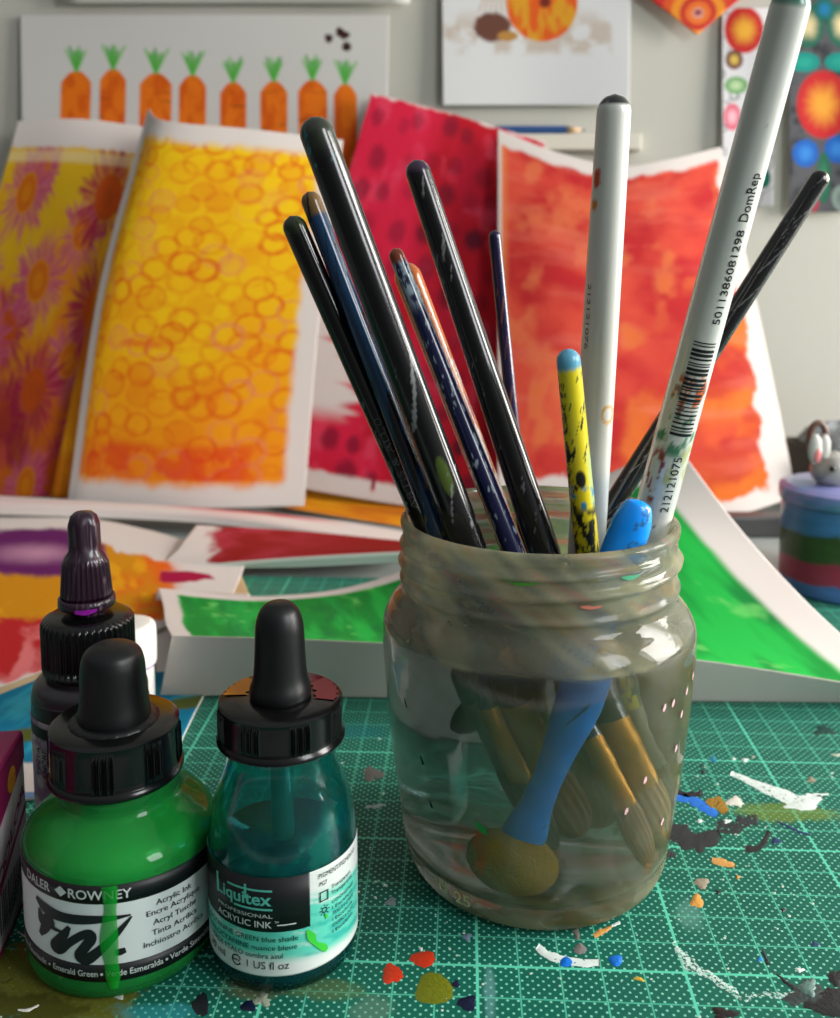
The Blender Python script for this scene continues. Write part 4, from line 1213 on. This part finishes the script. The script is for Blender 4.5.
g_ = Flat()
ns = 18
top = [(-.06, ct - .75)] + [(-x_, ct - .75 - .3 * x_) for x_ in np.linspace(.06, Lc - .05, ns)]
up = [(-.06, ct - .12)] + [(-x_, ct - .12) for x_ in np.linspace(.06, Lc - .05, ns)]
vv = []
for p, q in zip(top, up): vv += [p, q]
g_.add(vv, [(2 * i, 2 * i + 1, 2 * i + 3, 2 * i + 2) for i in range(ns)])
g_.stroke([(-.1, ct - 2.05), (-2, ct - 2.75), (-Lc + .1, ct - 3.8)], [.16, .2, .24]); g_.rect(-Lc + .05, -.05, .06, .22)
g_.build('magenta_print', cm, M_mag, car)
g_ = Flat(); vv, ff = text_2d('COLOR', off=.02); q = np.stack([-2.6 + vv[:, 0] * 2.4, ct - 2.9 + vv[:, 0] * 1.3 + vv[:, 1] * .45], -1); g_.add(q, ff)
g_.build('lettering', lambda s, t: (s, -.02, t), pm('dark magenta print', (120, 20, 60), .5), car, 'magenta lettering')
g_ = Flat(); g_.ring(-1.2, ct - .75, .18, .3, 20); g_.build('yellow_print', lambda s, t: (s, -.02, t), M_yel, car)
g_ = Flat()
for i in range(11):
    y_ = ct - 3.0 - i * .23
    g_.stroke([(-2.3, y_ - 1.0), (-.25 - .3 * ((i * 7) % 3), y_ - .08)], [.045, .045], 14)
rs = np.random.RandomState(5); x_ = -2.6
while x_ < -.3:
    w_b = rs.choice([.04, .07, .1]); g_.rect(x_, x_ + w_b, .55 + .0 * x_, 1.55, 1); x_ += w_b + rs.choice([.05, .09])
g_.ring(-2.3, 1.95, .22, .05)
g_.build('printed_text_and_barcode', cm, M_cpr, car)

# ------------------------------------------------------------------ glass jar
JC = (3.32, 25.32)
jar = thing('glass_jar', 'cloudy glass jar of murky brush water on the cutting mat', 'jar', (JC[0], JC[1], 0))
jo = [(.001, .25), (2.4, .22), (2.9, .05), (3.2, .0), (3.5, .12), (3.68, .4), (3.78, .8), (3.84, 1.3), (3.96, 2.2), (4.13, 3.5), (4.25, 4.8), (4.33, 5.9), (4.37, 6.6), (4.34, 7.1), (4.17, 7.5), (3.95, 7.78), (3.82, 7.98), (3.8, 8.2), (3.8, 8.6), (3.8, 9.2), (3.8, 9.6), (3.84, 9.75), (3.86, 9.9), (3.8, 9.99), (3.7, 10.02)]
jo = smooth_profile(jo, 230)
ji = [(3.7, 9.97), (3.66, 9.8), (3.66, 9.2), (3.66, 8.2), (3.7, 7.85), (3.85, 7.55), (4.08, 7.15), (4.15, 6.6), (4.11, 5.9), (4.02, 4.8), (3.9, 3.5), (3.72, 2.2), (3.6, 1.4), (3.45, .95), (3.1, .65), (2.4, .55), (.001, .5)]
ji = smooth_profile(ji, 150)
nj = 192
th = np.linspace(0, 2 * math.pi, nj, endpoint=False)


def jmod(T, R, Z):
    R = R.copy(); outer_ = np.zeros(R.shape, bool); outer_[:len(jo)] = True
    # helical screw thread and transfer bead
    Tw = (T + math.pi) % (2 * math.pi); zt1 = 8.92 + .62 * (Tw / (2 * math.pi) - .5); zt2 = zt1 + .5
    ridge = .15 * np.exp(-((Z - zt1) / .1) ** 2) + .10 * np.exp(-((Z - zt2) / .09) ** 2) * (zt2 < 9.5) + .09 * np.exp(-((Z - 8.3) / .1) ** 2)
    wob = .018 * (fbm(T * 3 + 10, Z * .8, 3, 3) - .5) * 2
    wob = wob * np.minimum(np.minimum(T, 2 * math.pi - T) / .3, 1)
    return np.where(outer_, R + ridge * (Z > 8.1) + wob * (Z > .8), R)


v, f, T, R, Z = lathe(jo + ji, nj, mod=jmod, caps=False)
Tc = np.cos(T) * 1.6; Ts = np.sin(T) * 1.6
q1 = fbm(Tc * 3 + 20, Ts * 3 + Z * 2.2 + 20, 5, 5); q2 = fbm(Tc * 2 + 50, Ts * 2 + Z * .9 + 9, 15, 4)
film = .34 * sstep(7.05, 7.2, Z + (q2 - .5) * .25) * (.55 + .9 * q1) + .09 + .18 * q1 * q2 * 2 + .26 * sstep(1.5, .4, Z) * (.5 + q2)  # below the waterline, the water's scattered light is painted in as olive haze
film = film + .20 * sstep(7.9, 8.2, Z) * q1 * 1.4 + .30 * np.exp(-((Z - 7.15) / .08) ** 2) * q2
film = film + .5 * sstep(.62, .72, q1) * sstep(6.8, 7.6, Z)
isin = np.repeat(np.arange(len(jo) + len(ji)) >= len(jo), nj)
film = np.where(isin, film * .55 * (Z > 7.0), film)
c = np.ones((len(v), 3)) * lin((140, 142, 122))
c = mixc(c, lin((146, 138, 86)), sstep(7.1, 6.8, Z)); c = mixc(c, lin((178, 178, 146)), sstep(.45, .65, q2)); c = mixc(c, lin((196, 150, 90)), sstep(.55, .7, fbm(Tc * 4 + 7, Ts * 4 + Z * 3, 25)) * sstep(7.1, 7.6, Z) * .25)
c = mixc(c, lin((120, 134, 150)), sstep(.58, .7, fbm(Tc * 4 + 17, Ts * 4 + Z * 3, 35)) * sstep(8, 8.6, Z) * .3); c = mixc(c, lin((196, 120, 110)), sstep(.63, .7, fbm(Tc * 6 + 3, Ts * 6 + Z * 5, 45)) * sstep(8, 8.6, Z) * .3)
cc = np.hstack([c, np.clip(film, 0, .9)[:, None]])
mesh_obj('jar_glass', v, f, glass_mat('dirty jar glass with water haze', (250, 252, 248), .03, 1.45, film_attr=True), jar, cols=cc)


def jar_r(z):
    rr = np.array(jo); i = np.argmin(np.abs(rr[:, 1] - z) + (rr[:, 0] < 3.3) * 9); return rr[i, 0]


# moulded numbers on the heel and paint marks on the glass
def jmap(off):
    def m(s, t):
        r = jar_r(t) + off; a_ = s / 4.0; return (r * math.sin(a_), -r * math.cos(a_), t)
    return m


g_ = Flat(); g_.text('N', -3.3, -3.0, .62, .34, off=.012); g_.text('25', -2.75, -2.25, .5, .36, off=.012)
g_.build('moulded_numbers', jmap(.06), glass_mat('moulded glass with painted glow', (236, 240, 220), .05, film=.9, film_rgb=(230, 230, 170)), jar)  # pale yellow film paints in the glow caught by the raised numbers
for (s0, z0, dx, dz, rgb, nm) in ((-.95, 9.35, .5, .12, (70, 150, 40), 'green paint mark'), (.85, 8.72, .28, .07, (190, 110, 90), 'salmon paint mark'), (2.0, 9.35, .3, .1, (60, 150, 110), 'green paint mark')):
    g_ = Flat(); g_.stroke([(s0 - dx, z0 + dz * .3), (s0 - dx * .3, z0), (s0 + dx * .2, z0 - dz * .3), (s0 + dx, z0)], [.05, dz * 1.4, dz, .05], 16)
    g_.build('paint_mark', jmap(.05), pm(nm, rgb, .5), jar, nm)
rs = np.random.RandomState(9)
for (s0, z0, rgb) in ((3.05, 6.0, 0), (3.75, 6.05, 0), (3.55, 5.5, 0), (3.45, 4.6, 0), (2.25, 4.2, 0), (1.75, 3.5, 0), (3.25, 2.6, 0), (4.15, 6.3, 0), (2.7, 6.0, 0)):
    g_ = Flat(); g_.stroke([(s0, z0 - .09), (s0 + .03, z0), (s0 + .05, z0 + .1)], [.05, .1, .04], 8)
    g_.build('paint_fleck', jmap(.045), pm('pink fleck', (220, 170, 176), .5), jar, 'pink paint fleck')
for (s0, z0) in ((-4.1, 5.6), (-3.55, 4.25), (-3.35, 3.1)):
    g_ = Flat(); g_.stroke([(s0, z0 + .1), (s0 + .08, z0 - .1)], [.05, .09], 6); g_.build('paint_fleck', jmap(.045), M_print, jar, 'black paint fleck')
g_ = Flat(); g_.stroke([(-1.95, 3.15), (-1.8, 3.0), (-1.65, 2.88)], [.05, .2, .06], 10); g_.build('paint_fleck', jmap(.045), pm('green fleck', (20, 130, 50), .4), jar, 'green paint fleck')

# water
WZ = 7.1
wi = [(r + .03, z - (.03 if z < .8 else 0)) for r, z in ji if z <= WZ]
r_w = wi[0][0]
wprof = [(.001, WZ), (r_w - .25, WZ), (r_w - .08, WZ + .02), (r_w, WZ + .06)] + wi[1:]
v, f, *_ = lathe(wprof[::-1], 160, caps=False)
mw, nt, b = new_mat('murky water')
b.inputs['Base Color'].default_value = (1, 1, 1, 1); b.inputs['Transmission Weight'].default_value = 1; b.inputs['Roughness'].default_value = .0; b.inputs['IOR'].default_value = 1.33
vs = nt.nodes.new('ShaderNodeVolumeScatter'); vs.inputs['Color'].default_value = (*lin((206, 198, 130)), 1); vs.inputs['Density'].default_value = 14
va = nt.nodes.new('ShaderNodeVolumeAbsorption'); va.inputs['Color'].default_value = (*lin((158, 166, 98)), 1); va.inputs['Density'].default_value = 11
ad = nt.nodes.new('ShaderNodeAddShader'); nt.links.new(vs.outputs[0], ad.inputs[0]); nt.links.new(va.outputs[0], ad.inputs[1]); nt.links.new(ad.outputs[0], nt.nodes['Material Output'].inputs['Volume'])
tag(mesh_obj('paint_water', v, f, mw, loc=(JC[0], JC[1], 0)), 'murky olive paint water filling the glass jar', 'water', kind='stuff')

# ------------------------------------------------------------------ brushes
GOLD = pm('brass ferrule', (200, 140, 40), .45, metal=.5, var=.2, bscale=400)
SILV = pm('nickel ferrule', (160, 150, 120), .45, metal=.5, var=.2, bscale=400)


def brush(label, P, Tt, rr, rt, base, paint=None, ferr=GOLD, tipr=None, bris=(120, 80, 30), rough=.2, fl=1.9, hl=1.9, coat=.2, flat=1.0, bw=1.0, name='paintbrush', belly=None):
    """P lower end (bristle tip), Tt handle tip; rr radius near rim, rt radius near tip"""
    P = np.array(P); Tt = np.array(Tt); ax = Tt - P; L = np.linalg.norm(ax); ax /= L
    q = Vector(ax).to_track_quat('Z', 'Y')
    side = Vector((0, -1, 0)); m3 = q.to_matrix(); lc = m3.inverted() @ side; tw = math.atan2(lc.x, -lc.y)   # theta=0 faces the camera
    m3 = m3 @ Matrix.Rotation(tw * -1 if False else math.atan2(lc.y, lc.x) + math.pi / 2, 3, 'Z')
    root = thing(name, label, 'paintbrush', P, rot=m3.to_euler())
    h0 = hl + fl
    z = np.linspace(h0, L, 200); u = (z - h0) / (L - h0)
    zr = (10 - P[2]) / ax[2]; ur = (zr - h0) / (L - h0)
    r0 = rr * .8
    r = np.where(u < ur, r0 + (rr - r0) * sstep(0, ur * .8, u), rr + (rt - rr) * np.clip((u - ur) / (1 - ur), 0, 1))
    dz = L - z; tl = rt * 1.0
    r = r * np.where(dz < tl, np.sqrt(np.clip(1 - (1 - dz / tl) ** 2, 0, 1)) * (.92) + .08 * (dz / tl), 1)
    prof = list(zip(np.maximum(r, .002), z))
    v, f, T, R, Z = lathe([(.002, h0)] + prof, 56, caps=False)
    v = np.array(v); v[:, 0] *= flat
    U = (Z - h0) / (L - h0)
    T = (T + math.pi) % (2 * math.pi) - math.pi
    c = np.ones((len(v), 3)) * lin(base)
    if paint: c = paint(T, L - Z, c)
    mat_ = attr_mat('handle lacquer', rough, coat=coat, spec=.5, bump=.12, bscale=260)
    h = mesh_obj('handle', v, f, mat_, root, cols=c)
    rf = r0 * 1.04
    fp = [(rf * .96, h0 + .25), (rf * 1.03, h0 + .1), (rf, h0), (rf * 1.05, h0 - .25), (rf, h0 - .35), (rf * 1.05, h0 - .45), (rf * .98, h0 - .6), (rf * .98, hl + .3), (rf * .92, hl)]
    v, f, T, R, Z = lathe(fp[::-1], 40); v = np.array(v); k_ = np.clip((h0 - v[:, 2]) / fl, 0, 1); v[:, 0] *= 1 + .25 * k_ * bw; v[:, 1] *= 1 - .35 * k_ * bw
    fo = mesh_obj('ferrule', v, f, ferr, root, sharp=40)
    bp = smooth_profile([(rf * .9, hl + .1), (rf * 1.0, hl * .8), (rf * 1.02, hl * .5), (rf * .8, hl * .2), (rf * .35, .02), (.002, 0)], 24)
    v, f, T, R, Z = lathe(bp[::-1], 60, mod=lambda T, R, Z: R * (1 + .06 * np.sin(T * 15 + Z * 3)), caps=False); v = np.array(v); v[:, 0] *= 1 + .35 * bw; v[:, 1] *= 1 - .35 * bw
    mesh_obj('bristles', v, f, pm('wet bristles', bris, .5, var=.3, bscale=500), root)
    # mapper for prints: s along the handle measured from the tip downward, t arc length from the camera-facing line
    rad = lambda d: float(np.interp(L - d, z, r))

    def pmap(off=.012):
        def m(d, t):
            rr_ = rad(d) + off; a_ = t / rr_; return (rr_ * math.sin(a_) * flat, -rr_ * math.cos(a_), L - d)
        return m
    return root, h, pmap, L


def speck(T, d, c, col, thr, sx=3, sy=3, seed=0, dmin=-1, dmax=99, amt=1.0):
    n = fbm(np.cos(T) * sx + 30, np.sin(T) * sx + d * sy + 30, seed, 4)
    return mixc(c, lin(col), sstep(thr, thr + .04, n) * (d > dmin) * (d < dmax) * amt)


BL = (13, 13, 14)


def p_big(T, d, c):
    c = mixc(c, lin((46, 52, 40)), sstep(1.1, .5, d) * .8); c = speck(T, d, c, (40, 110, 120), .68, 4, 4, 1, 0, 1.2)
    m = sstep(1, .8, np.hypot((T - .15) / .42, (d - 9.6) / .62)); c = mixc(c, lin((70, 88, 30)), m)
    return speck(T, d, c, (130, 130, 130), .74, 4, 3, 12, 6)


brush('thickest glossy black paintbrush, tallest of the left-leaning bunch', (4.12, 24.76, 1.68), (-2.67, 23.14, 20.53), .45, .42, BL, p_big, GOLD, bris=(150, 90, 30))
brush('dark blue paintbrush with a brown worn tip beside the thickest black brush', (3.58, 23.99, 1.60), (-3.00, 25.07, 18.91), .27, .27, (22, 56, 88),
      lambda T, d, c: speck(T, d, mixc(mixc(c, lin((110, 84, 46)), sstep(.75, .6, d)), lin((100, 96, 40)), sstep(.5, .58, fbm(T * 2 + 9, d * 3, 4)) * sstep(8.2, 8.8, d)), (12, 20, 30), .6, 2, 2, 5), GOLD, bris=(90, 80, 60))
_, h, pmf, L_ = brush('black paintbrush with faint grey lettering, lowest on the outer left', (3.68, 26.04, 1.30), (-3.46, 24.90, 18.26), .32, .32, BL,
                      lambda T, d, c: speck(T, d, mixc(c, lin((44, 56, 30)), sstep(.6, .3, d)), (90, 110, 100), .72, 4, 4, 3, 5), SILV, bris=(110, 90, 60))
g_ = Flat()
vv, ff = text_2d('ARTIS & ALL')
q = np.stack([8.7 - vv[:, 0] * 2.5, .07 - vv[:, 1] * .2 / .72], -1)
g_.add(q, ff)
g_.ring(6.0, -.03, .09, .015, 14)
g_.build('lettering', pmf(), pm('faint grey print', (96, 98, 96), .5), h, 'faint grey lettering')


def p_navy(T, d, c):
    c = mixc(c, lin((126, 60, 34)), sstep(.5, .35, d)); n = fbm(T * 3 + 9, d * 4, 8)
    return mixc(c, lin((150, 168, 176)), sstep(.42, .55, n) * sstep(.35, .5, d) * sstep(2.0, 1.3, d) + sstep(.66, .7, n) * (d > 2))


brush('slim navy paintbrush with a whitish paint-crusted end before the orange brush', (5.83, 23.51, 1.00), (-0.71, 25.31, 17.42), .28, .21, (20, 26, 66), p_navy, GOLD, bris=(150, 100, 40))
brush('wide orange varnished paintbrush chipped white and red, behind the navy brush', (5.46, 25.13, 1.60), (-0.48, 26.05, 17.03), .38, .43, (206, 112, 50),
      lambda T, d, c: speck(T, d, speck(T, d, c, (220, 214, 206), .56, 3, 2, 5, 3.0, 99), (150, 50, 30), .6, 3, 2, 25, 2.5), SILV, bris=(170, 120, 50), flat=.9)
brush('glossy black paintbrush standing alone right of the left-leaning bunch', (6.08, 24.35, 1.20), (-0.16, 25.06, 19.74), .43, .33, BL,
      lambda T, d, c: speck(T, d, mixc(c, lin((56, 36, 60)), sstep(.45, .25, d)), (110, 110, 110), .76, 4, 4, 13), GOLD, bris=(190, 140, 60))
brush('thin dark indigo paintbrush just behind the solitary black brush', (4.08, 28.88, 1.40), (2.29, 28.87, 18.09), .2, .19, (28, 22, 62),
      lambda T, d, c: speck(T, d, c, (120, 80, 60), .7, 3, 3, 3), SILV)


def p_yellow(T, d, c):
    c = speck(T, d, c, (30, 28, 16), .66, 4.5, 5, 31, .6); c = mixc(c, lin((22, 22, 18)), sstep(-.7, -.95, T + (fbm(d * 4, d * 0, 2) - .5) * .8) * sstep(.45, .55, fbm(T * 6, d * 7 + 3, 6)) * (d > .7))
    c = mixc(c, lin((190, 206, 120)), sstep(.5, .7, T) * sstep(2.6, 3.0, d) * sstep(4.6, 4.2, d)); c = mixc(c, lin((96, 170, 200)), sstep(.55, .4, d + (fbm(T * 3, d * 2, 7) - .5) * .2))
    c = mixc(c, lin((60, 150, 190)), sstep(.5, .6, fbm(T * 2 + 4, d * 3, 17)) * sstep(3.6, 3.9, d) * sstep(4.5, 4.3, d))
    c = mixc(c, lin((26, 30, 22)), sstep(.45, .55, fbm(T * 2 + 7, d * 3, 27)) * sstep(4.2, 4.6, d))
    return mixc(c, lin((18, 18, 14)), sstep(1, .7, np.hypot((T + .1) / .5, (d - 3.5) / .3)))


brush('short yellow paintbrush with a sky blue tip and black flaking paint', (5.77, 26.46, 1.20), (3.67, 22.95, 14.86), .33, .30, (232, 212, 20), p_yellow, SILV, rough=.35, coat=.2)


def p_white(T, d, c):
    c = mixc(c, lin((40, 44, 40)), sstep(.34, .26, d + (fbm(T * 3, d * 0 + 1, 4) - .5) * .1))
    c = mixc(c, lin((196, 60, 20)), sstep(1, .6, np.hypot((T + 1.0) / .32, (d - 2.2) / .35) + (fbm(T * 6, d * 6, 4) - .5) * .8)); c = mixc(c, lin((200, 120, 30)), sstep(1, .6, np.hypot((T + 1.1) / .3, (d - 2.9) / .2) + (fbm(T * 6, d * 6, 5) - .5) * .8))
    c = mixc(c, lin((206, 160, 90)), sstep(.22, .1, np.abs(np.hypot((T - .6) / .5, (d - 8.6) / .3) - .8)))
    return mixc(c, lin((90, 130, 170)), sstep(10.0, 10.8, d) * .35)


_, h, pmf, L_ = brush('thick plain white paintbrush with a dark tip, standing nearly upright', (4.61, 26.62, 1.20), (5.16, 25.13, 21.46), .53, .45, (206, 208, 200), p_white, GOLD, bris=(180, 140, 70), rough=.25)
g_ = Flat(); vv, ff = text_2d('212121076'); g_.add(np.stack([5.0 + vv[:, 0] * 1.8, -.56 + vv[:, 1] * .13 / .72], -1), ff); g_.build('lettering', pmf(), pm('grey print', (90, 90, 90), .5), h, 'small grey lettering')


def p_dom(T, d, c):
    c = mixc(c, lin((30, 110, 90)), sstep(.42, .34, d))
    e = fbm(T * 3 + 3, d * 3, 5, 5)
    c = mixc(c, lin((206, 96, 40)), sstep(.46, .56, e) * sstep(1, .7, np.hypot((T + .1) / 1.1, (d - 9.6) / .6)))
    c = mixc(c, lin((120, 40, 30)), sstep(.58, .62, fbm(T * 5, d * 5, 9, 4)) * sstep(1, .7, np.hypot((T + .1) / 1.2, (d - 9.8) / .8)) * .8)
    c = mixc(c, lin((70, 130, 96)), sstep(.47, .57, fbm(T * 3 + 8, d * 3, 15, 5)) * sstep(1, .75, np.hypot((T + .1) / 1.7, (d - 10.9) / .7)))
    c = mixc(c, lin((170, 176, 110)), sstep(.5, .6, fbm(T * 2 + 1, d * 2, 55, 5)) * sstep(1, .6, np.hypot((T - .4) / 1.4, (d - 11.8) / .9)) * .8)
    c = mixc(c, lin((150, 60, 50)), sstep(.56, .6, fbm(T * 5 + 3, d * 2, 65, 4)) * sstep(1, .75, np.hypot((T + .8) / .6, (d - 12.2) / 1.0)))
    return speck(T, d, c, (90, 90, 90), .86, 7, 7, 3, 1)


_, h, pmf, L_ = brush('tall thick white paintbrush with barcode and numbers, leaning right out of frame', (5.39, 27.62, 2.10), (8.18, 20.93, 22.95), .53, .43, (208, 210, 202), p_dom, GOLD, bris=(180, 140, 70), rough=.25)
g_ = Flat()


def along(s_, d0, d1, t0, hgt, off=0.0):
    vv, ff = text_2d(s_, 0, off); g_.add(np.stack([d0 + (d1 - d0) * vv[:, 0], t0 - vv[:, 1] * hgt / .72], -1), ff)


along('DomRep', 5.15, 4.0, .22, .24, .006); along('5011386081298', 7.75, 5.35, .22, .2, .006); along('212121075', 13.2, 11.5, .22, .24)
rs = np.random.RandomState(2); x_ = 8.25
while x_ < 10.85:
    w_b = rs.choice([.03, .05, .08]); tt_ = np.linspace(-.3, .3, 9); g_.add([q_ for t_v in tt_ for q_ in ((x_, t_v), (x_ + w_b, t_v))], [(2 * i, 2 * i + 1, 2 * i + 3, 2 * i + 2) for i in range(8)]); x_ += w_b + rs.choice([.035, .05, .08])
# finer wrap for the bars
g2 = Flat()
for fc in g_.f:
    pass
g_.build('lettering_and_barcode', pmf(.014), M_print, h, 'black lettering and barcode')
brush('black paintbrush leaning far right behind the tall lettered brush', (2.02, 27.04, 3.60), (11.62, 27.04, 19.67), .31, .28, BL,
      lambda T, d, c: speck(T, d, mixc(c, lin((200, 180, 150)), sstep(.3, .15, d) * (T > .2)), (96, 96, 96), .74, 4, 4, 3), SILV, bris=(80, 80, 60))

# blue sponge stippler
SP = np.array((2.6, 23.5, 1.38)); ST = np.array((5.66, 23.30, 10.92))
ax = ST - SP; LS = np.linalg.norm(ax); ax /= LS
m3 = Vector(ax).to_track_quat('Z', 'Y').to_matrix()
lc = m3.inverted() @ Vector((0, -1, 0)); m3 = m3 @ Matrix.Rotation(math.atan2(lc.y, lc.x) + math.pi / 2, 3, 'Z')
sp = thing('sponge_dabber', 'bright blue plastic handled dabber with round olive sponge head in the jar', 'sponge dabber', SP, rot=m3.to_euler())
prof = smooth_profile([(.35, .55), (.5, .8), (.48, 1.1), (.38, 1.7), (.34, 2.4), (.38, 3.2), (.5, 4.2), (.53, 5.2), (.53, 6.5), (.53, 8.0), (.53, LS - 1.0), (.49, LS - .5), (.35, LS - .12), (.15, LS - .01), (.002, LS)], 140)
v, f, T, R, Z = lathe([(.002, .55)] + prof, 64, caps=False)
v = np.array(v); v[:, 1] *= .72
c = np.ones((len(v), 3)) * lin((0, 146, 250)); c = speck(T, LS - Z, c, (30, 40, 60), .8, 5, 5, 5); c = mixc(c, lin((40, 60, 60)), sstep(.6, .7, fbm(T * 3, Z * 5, 8)) * (Z > LS - 1.2) * (np.abs(T - .3) < .5) * .7)
mesh_obj('handle', v, f, attr_mat('blue plastic', .3, coat=.3), sp, cols=c)
v, f = ellip(0, 0, -.02, 1.05, 1.0, .88, 64, 48)
nn = fbm(v[:, 0] * 14 + 40, v[:, 2] * 14 + v[:, 1] * 9 + 40, 3, 3) - .5
v = v * (1 + nn[:, None] * .05)
mesh_obj('sponge_head', v, f, pm('olive sponge', (190, 150, 64), .95, bump=1.0, bscale=1400, var=.35, spec=.1), sp)
